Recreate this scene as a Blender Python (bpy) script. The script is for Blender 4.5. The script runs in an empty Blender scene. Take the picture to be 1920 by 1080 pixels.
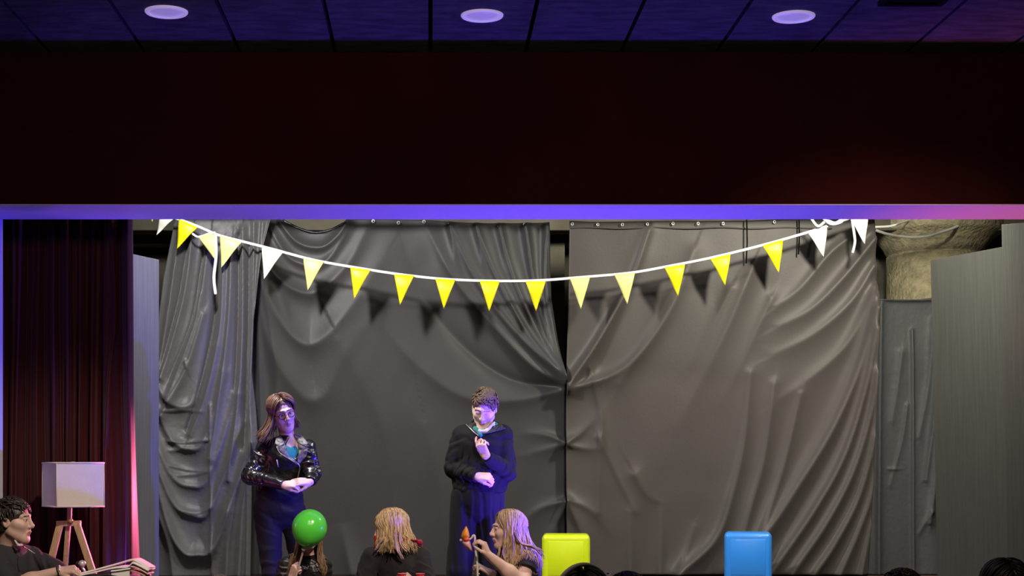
import bpy, bmesh, math, random
import numpy as np
from mathutils import Vector, Matrix

# ------------------------------------------------------------------ camera
CZ = 1.65                      # camera height above the hall floor
FPX = 3000.0                   # focal length in pixels of a 1920 wide frame
HX, HY = 807.0, 880.0          # vanishing point of the stage axis
SC = bpy.context.scene
COL = SC.collection
cam_d = bpy.data.cameras.new('camera')
cam_d.sensor_width = 36.0
cam_d.lens = 36.0 * FPX / 1920.0
cam_d.shift_x = (960.0 - HX) / 1920.0
cam_d.shift_y = (HY - 540.0) / 1920.0
cam_d.clip_end = 200
cam = bpy.data.objects.new('camera', cam_d)
cam.location = (0, 0, CZ)
cam.rotation_euler = (math.pi / 2, 0, 0)
COL.objects.link(cam)
SC.camera = cam
SC.view_settings.view_transform = 'Standard'
SC.view_settings.look = 'None'
SC.view_settings.exposure = 0.0
SC.view_settings.gamma = 1.0
SC.view_settings.use_curve_mapping = False

# ------------------------------------------------------------------ world and lamps
world = bpy.data.worlds.new('world')
SC.world = world
world.use_nodes = True
world.node_tree.nodes['Background'].inputs[0].default_value = (0.55, 0.5, 0.6, 1)
world.node_tree.nodes['Background'].inputs[1].default_value = 0.002

def aim(o, target):
    d = Vector(target) - o.location
    o.rotation_euler = d.to_track_quat('-Z', 'Y').to_euler()

def spot(name, loc, target, power, color, size=80, blend=0.5, radius=0.05):
    l = bpy.data.lights.new(name, 'SPOT')
    l.energy = power; l.color = color; l.spot_size = math.radians(size)
    l.spot_blend = blend; l.shadow_soft_size = radius
    o = bpy.data.objects.new(name, l); o.location = loc
    COL.objects.link(o); aim(o, target)
    return o

def area(name, loc, target, power, color, sx, sy):
    l = bpy.data.lights.new(name, 'AREA')
    l.energy = power; l.color = color; l.shape = 'RECTANGLE'; l.size = sx; l.size_y = sy
    o = bpy.data.objects.new(name, l); o.location = loc
    COL.objects.link(o); aim(o, target)
    return o

# stage rig hung behind the proscenium header (white), front-of-house lamp under the
# hall ceiling (pinkish), coloured uplights on the stage floor by the opening, and two added fills
spot('stage_spotlight_left', (-1.46, 10.3, 4.30), (-0.25, 13.1, 1.75), 560, (1.0, 0.96, 0.92), 120, 0.8, 0.15)
spot('stage_spotlight_right', (3.15, 10.5, 4.15), (2.5, 12.7, 1.5), 520, (1.0, 0.95, 0.78), 140, 0.8, 0.15)
area('drape_fill_light', (0.8, 10.4, 4.4), (0.8, 13.1, 1.1), 22, (1.0, 0.95, 0.88), 4.5, 0.3)  # added soft fill that evens out the light on the backdrop
spot('people_key_light', (-2.4, 9.75, 3.30), (-0.3, 10.6, 1.45), 700, (1.0, 0.94, 0.80), 70, 0.6, 0.05)
spot('front_of_house_light_center', (0.9, 6.6, 3.95), (0.1, 10.1, 0.62), 420, (1.0, 0.78, 0.68), 46, 0.7, 0.08)
spot('front_of_house_light_right', (2.2, 6.6, 3.95), (3.1, 11.5, 0.55), 170, (1.0, 0.74, 0.68), 58, 0.6, 0.08)
spot('front_of_house_light_left', (-0.6, 6.4, 3.95), (-2.1, 9.6, 1.15), 420, (1.0, 0.86, 0.72), 40, 0.7, 0.08)
area('header_fill_light', (0.3, 4.5, 3.9), (0.3, 9.6, 3.7), 40, (1.0, 0.72, 0.6), 3.5, 0.4)  # added weak fill to lift the header out of black, no actual hall lamp
spot('blue_uplight_center', (1.0, 10.42, 0.62), (0.9, 9.55, 3.4), 420, (0.13, 0.05, 1.0), 125, 0.9, 0.08)
spot('purple_uplight_left', (-2.0, 10.42, 0.62), (-2.0, 9.55, 3.4), 230, (0.26, 0.08, 1.0), 115, 0.9, 0.08)
spot('magenta_uplight_right', (3.85, 10.30, 0.62), (3.85, 9.98, 3.4), 150, (1.0, 0.14, 0.36), 58, 0.9, 0.08)
spot('blue_side_light', (1.75, 9.72, 1.20), (-0.10, 10.46, 1.66), 620, (0.07, 0.035, 1.0), 52, 0.5, 0.04)
spot('pink_wing_light', (-1.2, 11.0, 1.5), (-1.95, 10.40, 1.35), 330, (1.0, 0.18, 0.40), 84, 0.5, 0.06)

# ------------------------------------------------------------------ helpers
def P(px, py, Y):
    return np.array([(px - HX) / FPX * Y, Y, CZ - (py - HY) / FPX * Y])
def V3(*a): return np.array(a, float)
def unit(v):
    v = np.asarray(v, float); return v / (np.linalg.norm(v) + 1e-12)

ORG = {}
def tag(o, label=None, cat=None, group=None, kind=None):
    if label: o['label'] = label
    if cat: o['category'] = cat
    if group: o['group'] = group
    if kind: o['kind'] = kind
    return o
def thing(name, loc, label, cat, group=None):
    o = bpy.data.objects.new(name, None)
    o.empty_display_size = 0.1
    o.location = [float(c) for c in loc]
    COL.objects.link(o)
    ORG[o.name] = np.array(loc, float)
    return tag(o, label, cat, group)

class MB:
    """collects vertices and faces of one mesh"""
    def __init__(s): s.v = []; s.f = []; s.n = 0; s.mi = []
    def add(s, verts, faces, mi=0):
        verts = np.asarray(verts, float).reshape(-1, 3)
        for f in faces:
            s.f.append([int(i) + s.n for i in f]); s.mi.append(mi)
        s.v.append(verts); s.n += len(verts)
        return s
    def addq(s, verts, quads, mi=0):
        verts = np.asarray(verts, float)
        q = (np.asarray(quads, int) + s.n).tolist()
        s.f.extend(q); s.mi.extend([mi] * len(q) if np.isscalar(mi) else list(mi))
        s.v.append(verts); s.n += len(verts)
        return s
    def box(s, c, h, R=None, mi=0):
        p = np.array([[x, y, z] for x in (-1, 1) for y in (-1, 1) for z in (-1, 1)], float) * np.array(h, float)
        if R is not None: p = p @ np.asarray(R).T
        return s.add(p + np.array(c, float), [(0, 1, 3, 2), (4, 6, 7, 5), (0, 4, 5, 1), (2, 3, 7, 6), (0, 2, 6, 4), (1, 5, 7, 3)], mi)
    def bar(s, a, b, w, d, up=(0, 1, 0)):
        a = np.array(a, float); b = np.array(b, float)
        z = unit(b - a); x = unit(np.cross(up, z)); y = np.cross(z, x)
        return s.box((a + b) / 2, (w / 2, d / 2, np.linalg.norm(b - a) / 2), np.stack([x, y, z], 1))
    def tube(s, pts, r, sides=8, flat=1.0, ref=None, mi=0):
        pts = np.asarray(pts, float); n = len(pts)
        r = np.full(n, r, float) if np.isscalar(r) else np.asarray(r, float)
        t = np.gradient(pts, axis=0); t /= (np.linalg.norm(t, axis=1)[:, None] + 1e-12)
        ref = np.array(ref if ref is not None else ((0.31, 0.87, 0.38) if abs(t[0] @ unit((0.31, 0.87, 0.38))) < 0.95 else (1, 0, 0)), float)
        u = np.cross(t, ref); u /= (np.linalg.norm(u, axis=1)[:, None] + 1e-9); w = np.cross(t, u)
        a = np.arange(sides) * 2 * math.pi / sides
        ring = pts[:, None] + r[:, None, None] * (np.cos(a)[None, :, None] * u[:, None] + flat * np.sin(a)[None, :, None] * w[:, None])
        i = np.arange(n - 1)[:, None] * sides; j = np.arange(sides)[None]; j2 = (j + 1) % sides
        q = np.stack([i + j, i + j2, i + sides + j2, i + sides + j], -1).reshape(-1, 4)
        base = s.n
        s.addq(ring.reshape(-1, 3), q, mi)
        s.f.append([base + k for k in range(sides)][::-1]); s.mi.append(mi)
        s.f.append([base + (n - 1) * sides + k for k in range(sides)]); s.mi.append(mi)
        return s
    def lathe(s, c, prof, sides=32, axis=(0, 0, 1), mi=0):
        c = np.array(c, float); z = unit(axis); x = unit(np.cross(z, (0.2, 0.9, 0.1) if abs(z[1]) < .9 else (1, 0, 0))); y = np.cross(z, x)
        a = np.arange(sides) * 2 * math.pi / sides
        rings = [c + r * (np.cos(a)[:, None] * x + np.sin(a)[:, None] * y) + h * z for r, h in prof]
        n = len(prof)
        i = np.arange(n - 1)[:, None] * sides; j = np.arange(sides)[None]; j2 = (j + 1) % sides
        q = np.stack([i + j, i + j2, i + sides + j2, i + sides + j], -1).reshape(-1, 4)
        base = s.n
        s.addq(np.concatenate(rings), q, mi)
        s.f.append([base + k for k in range(sides)][::-1]); s.mi.append(mi)
        s.f.append([base + (n - 1) * sides + k for k in range(sides)]); s.mi.append(mi)
        return s
    def build(s, name, mats, parent=None, smooth=True, bevel=0, solid=0, bevseg=2, base=None):
        V = np.concatenate(s.v)
        if parent is not None: org = ORG[parent.name]
        elif base is not None: org = np.array(base, float)
        else: org = np.array([(V[:, 0].min() + V[:, 0].max()) / 2, (V[:, 1].min() + V[:, 1].max()) / 2, V[:, 2].min()])
        me = bpy.data.meshes.new(name)
        V = V - org
        lens = np.array([len(f) for f in s.f], np.int32)
        loops = np.fromiter((i for f in s.f for i in f), np.int32, lens.sum())
        me.vertices.add(len(V)); me.vertices.foreach_set('co', V.astype(np.float32).ravel())
        me.loops.add(len(loops)); me.loops.foreach_set('vertex_index', loops)
        me.polygons.add(len(lens))
        me.polygons.foreach_set('loop_start', np.concatenate([[0], np.cumsum(lens)[:-1]]).astype(np.int32))
        if not isinstance(mats, (list, tuple)): mats = [mats]
        for m in mats: me.materials.append(m)
        me.polygons.foreach_set('material_index', np.array(s.mi, np.int32))
        me.polygons.foreach_set('use_smooth', np.full(len(lens), smooth))
        me.update(calc_edges=True); me.validate()
        o = bpy.data.objects.new(name, me)
        COL.objects.link(o)
        ORG[o.name] = org
        if parent is not None: o.parent = parent
        else: o.location = org
        if bevel:
            b = o.modifiers.new('bevel', 'BEVEL'); b.width = bevel; b.segments = bevseg; b.limit_method = 'ANGLE'; b.angle_limit = math.radians(40)
        if solid:
            b = o.modifiers.new('solid', 'SOLIDIFY'); b.thickness = solid; b.offset = 0
        return o

# ------------------------------------------------------------------ materials
MATS = {}
def mat(name, color, rough=0.6, metal=0, bump=0, bscale=60, var=0.0, vscale=8, stretch=None, spec=0.5, sheen=0, coat=0, sss=0, trans=0, detail=4, color2=None):
    if name in MATS: return MATS[name]
    m = bpy.data.materials.new(name); m.use_nodes = True
    nt = m.node_tree; b = nt.nodes['Principled BSDF']
    b.inputs['Base Color'].default_value = (*color, 1)
    b.inputs['Roughness'].default_value = rough
    b.inputs['Metallic'].default_value = metal
    b.inputs['Specular IOR Level'].default_value = spec
    b.inputs['Sheen Weight'].default_value = sheen
    b.inputs['Coat Weight'].default_value = coat
    if trans: b.inputs['Transmission Weight'].default_value = trans
    if sss:
        b.inputs['Subsurface Weight'].default_value = sss
        b.inputs['Subsurface Radius'].default_value = (0.02, 0.008, 0.005)
        b.inputs['Subsurface Scale'].default_value = 0.3
    tc = nt.nodes.new('ShaderNodeTexCoord')
    def vec():
        if not stretch: return tc.outputs['Object']
        mp = nt.nodes.new('ShaderNodeMapping'); mp.inputs['Scale'].default_value = stretch
        nt.links.new(tc.outputs['Object'], mp.inputs['Vector']); return mp.outputs['Vector']
    if var or color2:
        n = nt.nodes.new('ShaderNodeTexNoise'); n.inputs['Scale'].default_value = vscale; n.inputs['Detail'].default_value = detail
        nt.links.new(vec(), n.inputs['Vector'])
        r = nt.nodes.new('ShaderNodeValToRGB')
        c2 = color2 or tuple(min(1, c * (1 + var)) for c in color)
        c1 = color if color2 else tuple(c * (1 - var) for c in color)
        r.color_ramp.elements[0].color = (*c1, 1); r.color_ramp.elements[1].color = (*c2, 1)
        r.color_ramp.elements[0].position = 0.32; r.color_ramp.elements[1].position = 0.68
        nt.links.new(n.outputs['Fac'], r.inputs['Fac']); nt.links.new(r.outputs['Color'], b.inputs['Base Color'])
    if bump:
        n = nt.nodes.new('ShaderNodeTexNoise'); n.inputs['Scale'].default_value = bscale; n.inputs['Detail'].default_value = 6
        nt.links.new(vec(), n.inputs['Vector'])
        bp = nt.nodes.new('ShaderNodeBump'); bp.inputs['Strength'].default_value = bump; bp.inputs['Distance'].default_value = 0.02
        nt.links.new(n.outputs['Fac'], bp.inputs['Height']); nt.links.new(bp.outputs['Normal'], b.inputs['Normal'])
    MATS[name] = m
    return m

# ------------------------------------------------------------------ implicit surfaces (for bodies, clothing)
class SDF:
    def __init__(s, lo, hi, h):
        s.lo = np.array(lo, float); s.h = h
        n = np.ceil((np.array(hi, float) - s.lo) / h).astype(int) + 1
        s.n = n; s.D = np.full(n, 0.5, np.float32)
        s.ax = [(s.lo[i] + np.arange(n[i]) * h).astype(np.float32) for i in range(3)]
    def reg(s, lo, hi):
        a = np.maximum(np.floor((np.array(lo) - s.lo) / s.h).astype(int), 0)
        b = np.minimum(np.ceil((np.array(hi) - s.lo) / s.h).astype(int) + 1, s.n)
        if np.any(b <= a): return None
        sl = tuple(slice(a[i], b[i]) for i in range(3))
        X = s.ax[0][sl[0]][:, None, None]; Y = s.ax[1][sl[1]][None, :, None]; Z = s.ax[2][sl[2]][None, None, :]
        return sl, X, Y, Z
    def put(s, sl, d, k, op):
        A = s.D[sl]
        if op == 'sub':
            a, b = -A, d
            h = np.maximum(k - np.abs(a - b), 0) / k
            s.D[sl] = -(np.minimum(a, b) - h * h * k * 0.25)
        else:
            h = np.maximum(k - np.abs(A - d), 0) / k
            s.D[sl] = np.minimum(A, d) - h * h * k * 0.25
    def cone(s, a, b, ra, rb, k=0.012, op='u', flat=None):
        a = np.asarray(a, float); b = np.asarray(b, float)
        m = max(ra, rb) + k + 2 * s.h
        g = s.reg(np.minimum(a, b) - m, np.maximum(a, b) + m)
        if g is None: return s
        sl, X, Y, Z = g
        px, py, pz = X - a[0], Y - a[1], Z - a[2]
        ba = b - a
        if flat is not None:
            f, w = unit(flat[0]), flat[1] - 1
            dt = px * f[0] + py * f[1] + pz * f[2]
            px, py, pz = px + w * f[0] * dt, py + w * f[1] * dt, pz + w * f[2] * dt
            ba = ba + w * f * (ba @ f)
        L = ba @ ba + 1e-12
        t = np.clip((px * ba[0] + py * ba[1] + pz * ba[2]) / L, 0, 1)
        d = np.sqrt((px - t * ba[0]) ** 2 + (py - t * ba[1]) ** 2 + (pz - t * ba[2]) ** 2) - (ra + (rb - ra) * t)
        s.put(sl, d.astype(np.float32), k, op); return s
    def ball(s, c, r, k=0.012, op='u'): return s.cone(c, np.asarray(c) + (0, 0, 1e-5), r, r, k, op)
    def ell(s, c, r, R=np.eye(3), k=0.012, op='u'):
        c = np.asarray(c, float); r = np.asarray(r, float)
        m = r.max() + k + 2 * s.h
        g = s.reg(c - m, c + m)
        if g is None: return s
        sl, X, Y, Z = g
        px, py, pz = X - c[0], Y - c[1], Z - c[2]
        q = [px * R[0, i] + py * R[1, i] + pz * R[2, i] for i in range(3)]
        k0 = np.sqrt(sum((q[i] / r[i]) ** 2 for i in range(3)))
        k1 = np.sqrt(sum((q[i] / r[i] ** 2) ** 2 for i in range(3))) + 1e-6
        d = k0 * (k0 - 1) / k1
        s.put(sl, d.astype(np.float32), k, op); return s
    def limb(s, pts, rs, k=0.02, infl=0.0, flat=None):
        for i in range(len(pts) - 1):
            s.cone(pts[i], pts[i + 1], rs[i] + infl, rs[i + 1] + infl, k, 'u', flat)
        return s
    def cut(s, p, n):                     # removes the side n points to
        p = np.asarray(p, float); n = unit(n)
        d = (s.ax[0][:, None, None] - p[0]) * n[0] + (s.ax[1][None, :, None] - p[1]) * n[1] + (s.ax[2][None, None, :] - p[2]) * n[2]
        s.D = np.maximum(s.D, d.astype(np.float32)); return s
    def cutbox(s, p, n, r):               # the same, only within r of p (end of a sleeve)
        p = np.asarray(p, float); n = unit(n)
        g = s.reg(p - r, p + r)
        if g is None: return s
        sl, X, Y, Z = g
        d = ((X - p[0]) * n[0] + (Y - p[1]) * n[1] + (Z - p[2]) * n[2]).astype(np.float32)
        rad = np.sqrt((X - p[0]) ** 2 + (Y - p[1]) ** 2 + (Z - p[2]) ** 2) - r
        s.D[sl] = np.where(rad < 0, np.maximum(s.D[sl], np.minimum(d, -rad + 0 * d)), s.D[sl]); return s
    def wrinkle(s, axis, freq, amp, seed=0, c=None, r=None, warp=1.0):
        amp = amp * 0.62; freq = freq * 1.15
        rng = np.random.RandomState(seed)
        if c is None: sl = (slice(None),) * 3; X, Y, Z = s.ax[0][:, None, None], s.ax[1][None, :, None], s.ax[2][None, None, :]
        else:
            g = s.reg(np.asarray(c) - r, np.asarray(c) + r)
            if g is None: return s
            sl, X, Y, Z = g
        def dot(v): return (X * v[0] + Y * v[1] + Z * v[2])
        ax = unit(axis)
        u = dot(ax) * freq
        for q in range(3):
            v = unit(rng.randn(3))
            u = u + warp * (1.3 / (q + 1)) * np.sin(dot(v) * freq * (0.45 + 0.3 * q) + rng.rand() * 6)
        w = np.sin(u) + 0.5 * np.sin(1.9 * u + 1) 
        a = amp
        if c is not None:
            rr = ((X - c[0]) ** 2 + (Y - c[1]) ** 2 + (Z - c[2]) ** 2) / r ** 2
            a = amp * np.clip(1 - rr, 0, 1)
        s.D[sl] = (s.D[sl] + a * w).astype(np.float32); return s
    def sample(s, p):
        q = (np.asarray(p) - s.lo) / s.h
        i = np.round(q).astype(int)
        if np.any(i < 1) or np.any(i >= s.n - 1): return 0.5, V3(0, 0, 1)
        i = tuple(i); D = s.D
        g = V3(D[i[0] + 1, i[1], i[2]] - D[i[0] - 1, i[1], i[2]], D[i[0], i[1] + 1, i[2]] - D[i[0], i[1] - 1, i[2]], D[i[0], i[1], i[2] + 1] - D[i[0], i[1], i[2] - 1])
        return float(D[i]), unit(g)
    def push(s, p, gap=0.008, it=4):
        p = np.array(p, float)
        for _ in range(it):
            d, n = s.sample(p)
            if d >= gap: break
            p = p + n * min(gap - d + 0.001, 0.03)
        return p
    def front(s, px, py, Y0):
        """nearest surface point (seen from the hall) on the line through a point of the figure's plane"""
        for Y in np.arange(s.ax[1][0], s.ax[1][-1], s.h):
            q = P(px, py, Y)
            d, n = s.sample(q)
            if d < 0: return q
        return P(px, py, Y0)
    def mesh(s, mb=None, mi=0):
        D = s.D; S = D < 0
        n = S.shape
        c = np.zeros((n[0] - 1, n[1] - 1, n[2] - 1), np.uint8)
        for i in (0, 1):
            for j in (0, 1):
                for k in (0, 1):
                    c += S[i:n[0] - 1 + i, j:n[1] - 1 + j, k:n[2] - 1 + k]
        act = (c > 0) & (c < 8)
        I = np.argwhere(act)
        idx = np.full(act.shape, -1, np.int32); idx[act] = np.arange(len(I))
        cv = {}
        for i in (0, 1):
            for j in (0, 1):
                for k in (0, 1):
                    cv[(i, j, k)] = D[I[:, 0] + i, I[:, 1] + j, I[:, 2] + k].astype(float)
        acc = np.zeros((len(I), 3)); cnt = np.zeros(len(I))
        ks = list(cv)
        for a in ks:
            for ax in range(3):
                if a[ax] == 0:
                    b = tuple(1 if q == ax else a[q] for q in range(3))
                    da, db = cv[a], cv[b]
                    m = (da < 0) != (db < 0)
                    t = da[m] / (da[m] - db[m])
                    p = np.tile(np.array(a, float), (m.sum(), 1)); p[:, ax] = t
                    acc[m] += p; cnt[m] += 1
        V = s.lo + s.h * (I + acc / cnt[:, None])
        Q = []
        for ax in range(3):
            sa = [slice(None)] * 3; sb = [slice(None)] * 3
            sa[ax] = slice(0, n[ax] - 1); sb[ax] = slice(1, n[ax])
            A, B = S[tuple(sa)], S[tuple(sb)]
            E = np.argwhere(A != B)
            o1, o2 = (ax + 1) % 3, (ax + 2) % 3
            ok = (E[:, o1] > 0) & (E[:, o2] > 0) & (E[:, o1] < n[o1] - 1) & (E[:, o2] < n[o2] - 1)
            E = E[ok]
            ins = A[tuple(E.T)]
            def cell(d1, d2):
                C = E.copy(); C[:, o1] += d1; C[:, o2] += d2
                return idx[tuple(C.T)]
            q = np.stack([cell(-1, -1), cell(0, -1), cell(0, 0), cell(-1, 0)], 1)
            q[~ins] = q[~ins][:, ::-1]
            Q.append(q)
        Q = np.concatenate(Q)
        if mb is None: mb = MB()
        if callable(mi):
            mi = mi(V[Q].mean(1)).astype(int)
        mb.addq(V, Q, mi)
        return mb
# ------------------------------------------------------------------ the setting
M_floor = mat('hall_floor', (0.03, 0.025, 0.022), 0.5, var=0.3)
M_stage = mat('stage_boards', (0.05, 0.035, 0.025), 0.5, var=0.35, vscale=4, stretch=(1, 8, 1))
M_dark = mat('header_paint', (0.036, 0.0042, 0.0036), 0.8, var=0.2, vscale=1.5, spec=0.1)
M_white = mat('soffit_paint', (0.75, 0.74, 0.76), 0.6, bump=0.08, bscale=20, stretch=(0.3, 1, 1))
M_ceil = mat('ceiling_boards', (0.085, 0.10, 0.090), 0.85, bump=0.9, bscale=26, var=0.35, vscale=5, stretch=(1, 3.0, 1), spec=0.15)
M_gap = mat('ceiling_gap', (0.004, 0.004, 0.004), 0.9, spec=0.0)
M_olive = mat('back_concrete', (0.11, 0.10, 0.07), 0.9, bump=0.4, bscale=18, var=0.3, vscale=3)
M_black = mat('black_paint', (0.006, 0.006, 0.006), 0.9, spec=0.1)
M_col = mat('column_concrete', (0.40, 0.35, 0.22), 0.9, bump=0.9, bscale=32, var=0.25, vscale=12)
STZ = CZ - 1.18            # stage floor
CEZ = CZ + 2.5             # hall ceiling
def struct(name, mb, m, **k):
    o = mb.build(name, m, smooth=k.pop('smooth', False), **k); return tag(o, kind='structure')

struct('floor', MB().box((0.5, 4.2, -0.05), (5.5, 4.6, 0.05)), M_floor)
struct('floor_stage', MB().box((0.5, 11.75, STZ / 2), (5.5, 2.95, STZ / 2)), M_stage, bevel=0.01)
PLZ = CZ - 198 / FPX * 13.15     # low platform at the rear of the stage
struct('floor_rear_platform', MB().box((0.6, 13.35, (STZ + PLZ) / 2), (4.3, 1.25, (PLZ - STZ) / 2 - 0.001)), M_stage, bevel=0.01)
# hall ceiling: long rough boards with dark open joints
mb = MB(); SP = 0.571
for k in range(-9, 10):
    mb.box(((k + 0.5) * SP, 4.6, CEZ + 0.025), (SP / 2 - 0.0115, 5.0, 0.025))
mb.box((0, 4.6, CEZ + 0.08), (5.6, 5.0, 0.02), mi=1)
struct('ceiling', mb, [M_ceil, M_gap], bevel=0)
struct('ceiling_stage', MB().box((0.5, 12.4, CZ + 3.35), (5.5, 2.3, 0.05)), M_black)
# proscenium wall: header and the piers beside the opening
OL, OR = -2.713, 4.35
struct('wall_proscenium', MB().box((0.5, 9.875, (CZ + 1.5912 + CZ + 3.3) / 2), (5.5, 0.275, (3.3 - 1.5912) / 2)), M_dark)
struct('wall_proscenium_left', MB().box(((-5 + OL - 0.006) / 2, 9.875, CZ / 2 + 0.799 + STZ / 2), ((OL - 0.006 + 5) / 2, 0.275, (CZ + 1.598 - STZ) / 2)), M_dark)
struct('wall_proscenium_right', MB().box(((6 + OR + 0.006) / 2, 9.875, CZ / 2 + 0.799 + STZ / 2), ((6 - OR - 0.006) / 2, 0.275, (CZ + 1.598 - STZ) / 2)), M_dark)
struct('trim_1', MB().box(((OL + OR) / 2, 9.875, CZ + 1.5885), ((OR - OL) / 2 + 0.02, 0.2752, 0.0025)), M_white, bevel=0)
struct('trim_2', MB().box((OL - 0.003, 9.875, (CZ + 1.582 + STZ) / 2), (0.003, 0.277, (CZ + 1.582 - STZ) / 2)), M_white)
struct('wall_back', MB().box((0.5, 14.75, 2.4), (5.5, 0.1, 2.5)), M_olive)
struct('wall_left', MB().box((-5.05, 7.2, 2.4), (0.05, 7.6, 2.5)), M_black)
struct('wall_right', MB().box((6.05, 7.2, 2.4), (0.05, 7.6, 2.5)), M_black)
struct('wall_rear_hall', MB().box((0.5, -0.6, 2.2), (5.5, 0.05, 2.3)), M_black)
# concrete beams above the back of the stage
def beam(name, y0, y1, Y, d):
    z0, z1 = P(0, y1, Y)[2], P(0, y0, Y)[2]
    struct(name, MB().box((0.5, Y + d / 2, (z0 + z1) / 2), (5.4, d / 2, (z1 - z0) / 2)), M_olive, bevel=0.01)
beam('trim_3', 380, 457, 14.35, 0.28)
beam('trim_4', 300, 432, 13.75, 0.25)
# round concrete column with a flared head
c = P(1752, 880, 14.1); c[2] = PLZ
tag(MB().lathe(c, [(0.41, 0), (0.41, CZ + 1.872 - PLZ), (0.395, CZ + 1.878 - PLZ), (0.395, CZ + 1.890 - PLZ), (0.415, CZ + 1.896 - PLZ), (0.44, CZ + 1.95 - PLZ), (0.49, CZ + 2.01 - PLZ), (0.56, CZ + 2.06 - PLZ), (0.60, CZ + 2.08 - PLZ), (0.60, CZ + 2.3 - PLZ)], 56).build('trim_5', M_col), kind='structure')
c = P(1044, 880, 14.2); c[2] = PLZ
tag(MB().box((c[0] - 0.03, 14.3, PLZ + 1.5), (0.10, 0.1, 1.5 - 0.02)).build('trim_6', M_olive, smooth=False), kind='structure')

MB_ = MB().tube([P(-40, 374, 12.55), P(2040, 374, 12.55)], 0.024, 12, ref=(0, 1, 0))
tag(MB_.build('trim_7', M_black), kind='structure')       # rigging pipe above the frame
# ceiling downlights
M_lamp = mat('white_plastic', (0.80, 0.78, 0.82), 0.45)
M_lens = mat('frosted_lens', (0.62, 0.58, 0.70), 0.35)
for m_, e_ in ((M_lens, 0.30), (M_lamp, 0.38)):        # added lavender glow in place of uplight reflected by lens and rim
    m_.node_tree.nodes['Principled BSDF'].inputs['Emission Color'].default_value = (0.62, 0.50, 1.0, 1)
    m_.node_tree.nodes['Principled BSDF'].inputs['Emission Strength'].default_value = e_
where = ['first from the left, above the maroon curtain side', 'in the middle of the row of three', 'last on the right of the row of three']
for i, (px, py) in enumerate([(312, 21), (904, 28), (1488, 30)]):
    Y = 2.5 * FPX / (HY - py); q = P(px, py, Y); q[2] = CEZ
    t = thing('ceiling_downlight', q, 'round white recessed ceiling light, ' + where[i], 'ceiling light', 'round lights in the hall ceiling')
    MB().lathe(q, [(0.117, 0.004), (0.117, -0.006), (0.112, -0.012), (0.098, -0.013), (0.092, -0.008), (0.092, 0.002)], 48).build('rim', M_lamp, t)
    MB().lathe(q, [(0.092, 0.0), (0.092, -0.0075), (0.05, -0.0095), (0.002, -0.010)], 48).build('diffuser', M_lens, t)
q = P(1712, 2, 8.50); q[2] = CEZ
t = thing('ceiling_vent', q, 'dark rectangular vent in the ceiling at the upper right edge', 'vent')
f = MB(); 
for dx in (-1, 1): f.box(q + (dx * 0.16, -0.1, -0.012), (0.012, 0.16, 0.012))
for dy in (-0.25, 0.05): f.box(q + (0, dy, -0.012), (0.148, 0.012, 0.0118))
f.build('frame', M_black, t, smooth=False)
s_ = MB()
for k in range(8): s_.box(q + (0, -0.22 + k * 0.034, -0.008), (0.146, 0.011, 0.003))
s_.build('grille', M_black, t, smooth=False)

# ------------------------------------------------------------------ drapes
M_dr1 = mat('black_backdrop_cloth', (0.040, 0.0395, 0.041), 0.5, bump=0.05, bscale=45, spec=0.3, sheen=0.06)
M_dr2 = mat('brownish_backdrop_cloth', (0.062, 0.055, 0.051), 0.5, bump=0.05, bscale=45, spec=0.3, sheen=0.08)
M_dr0 = mat('grey_crumpled_cloth', (0.078, 0.078, 0.082), 0.5, bump=0.22, bscale=22, spec=0.4, sheen=0.1)
M_dr3 = mat('grey_sheeting', (0.062, 0.064, 0.068), 0.6, bump=0.25, bscale=20, spec=0.35)
M_eye = mat('metal_eyelet', (0.85, 0.85, 0.85), 0.3, metal=0.6)

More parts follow.
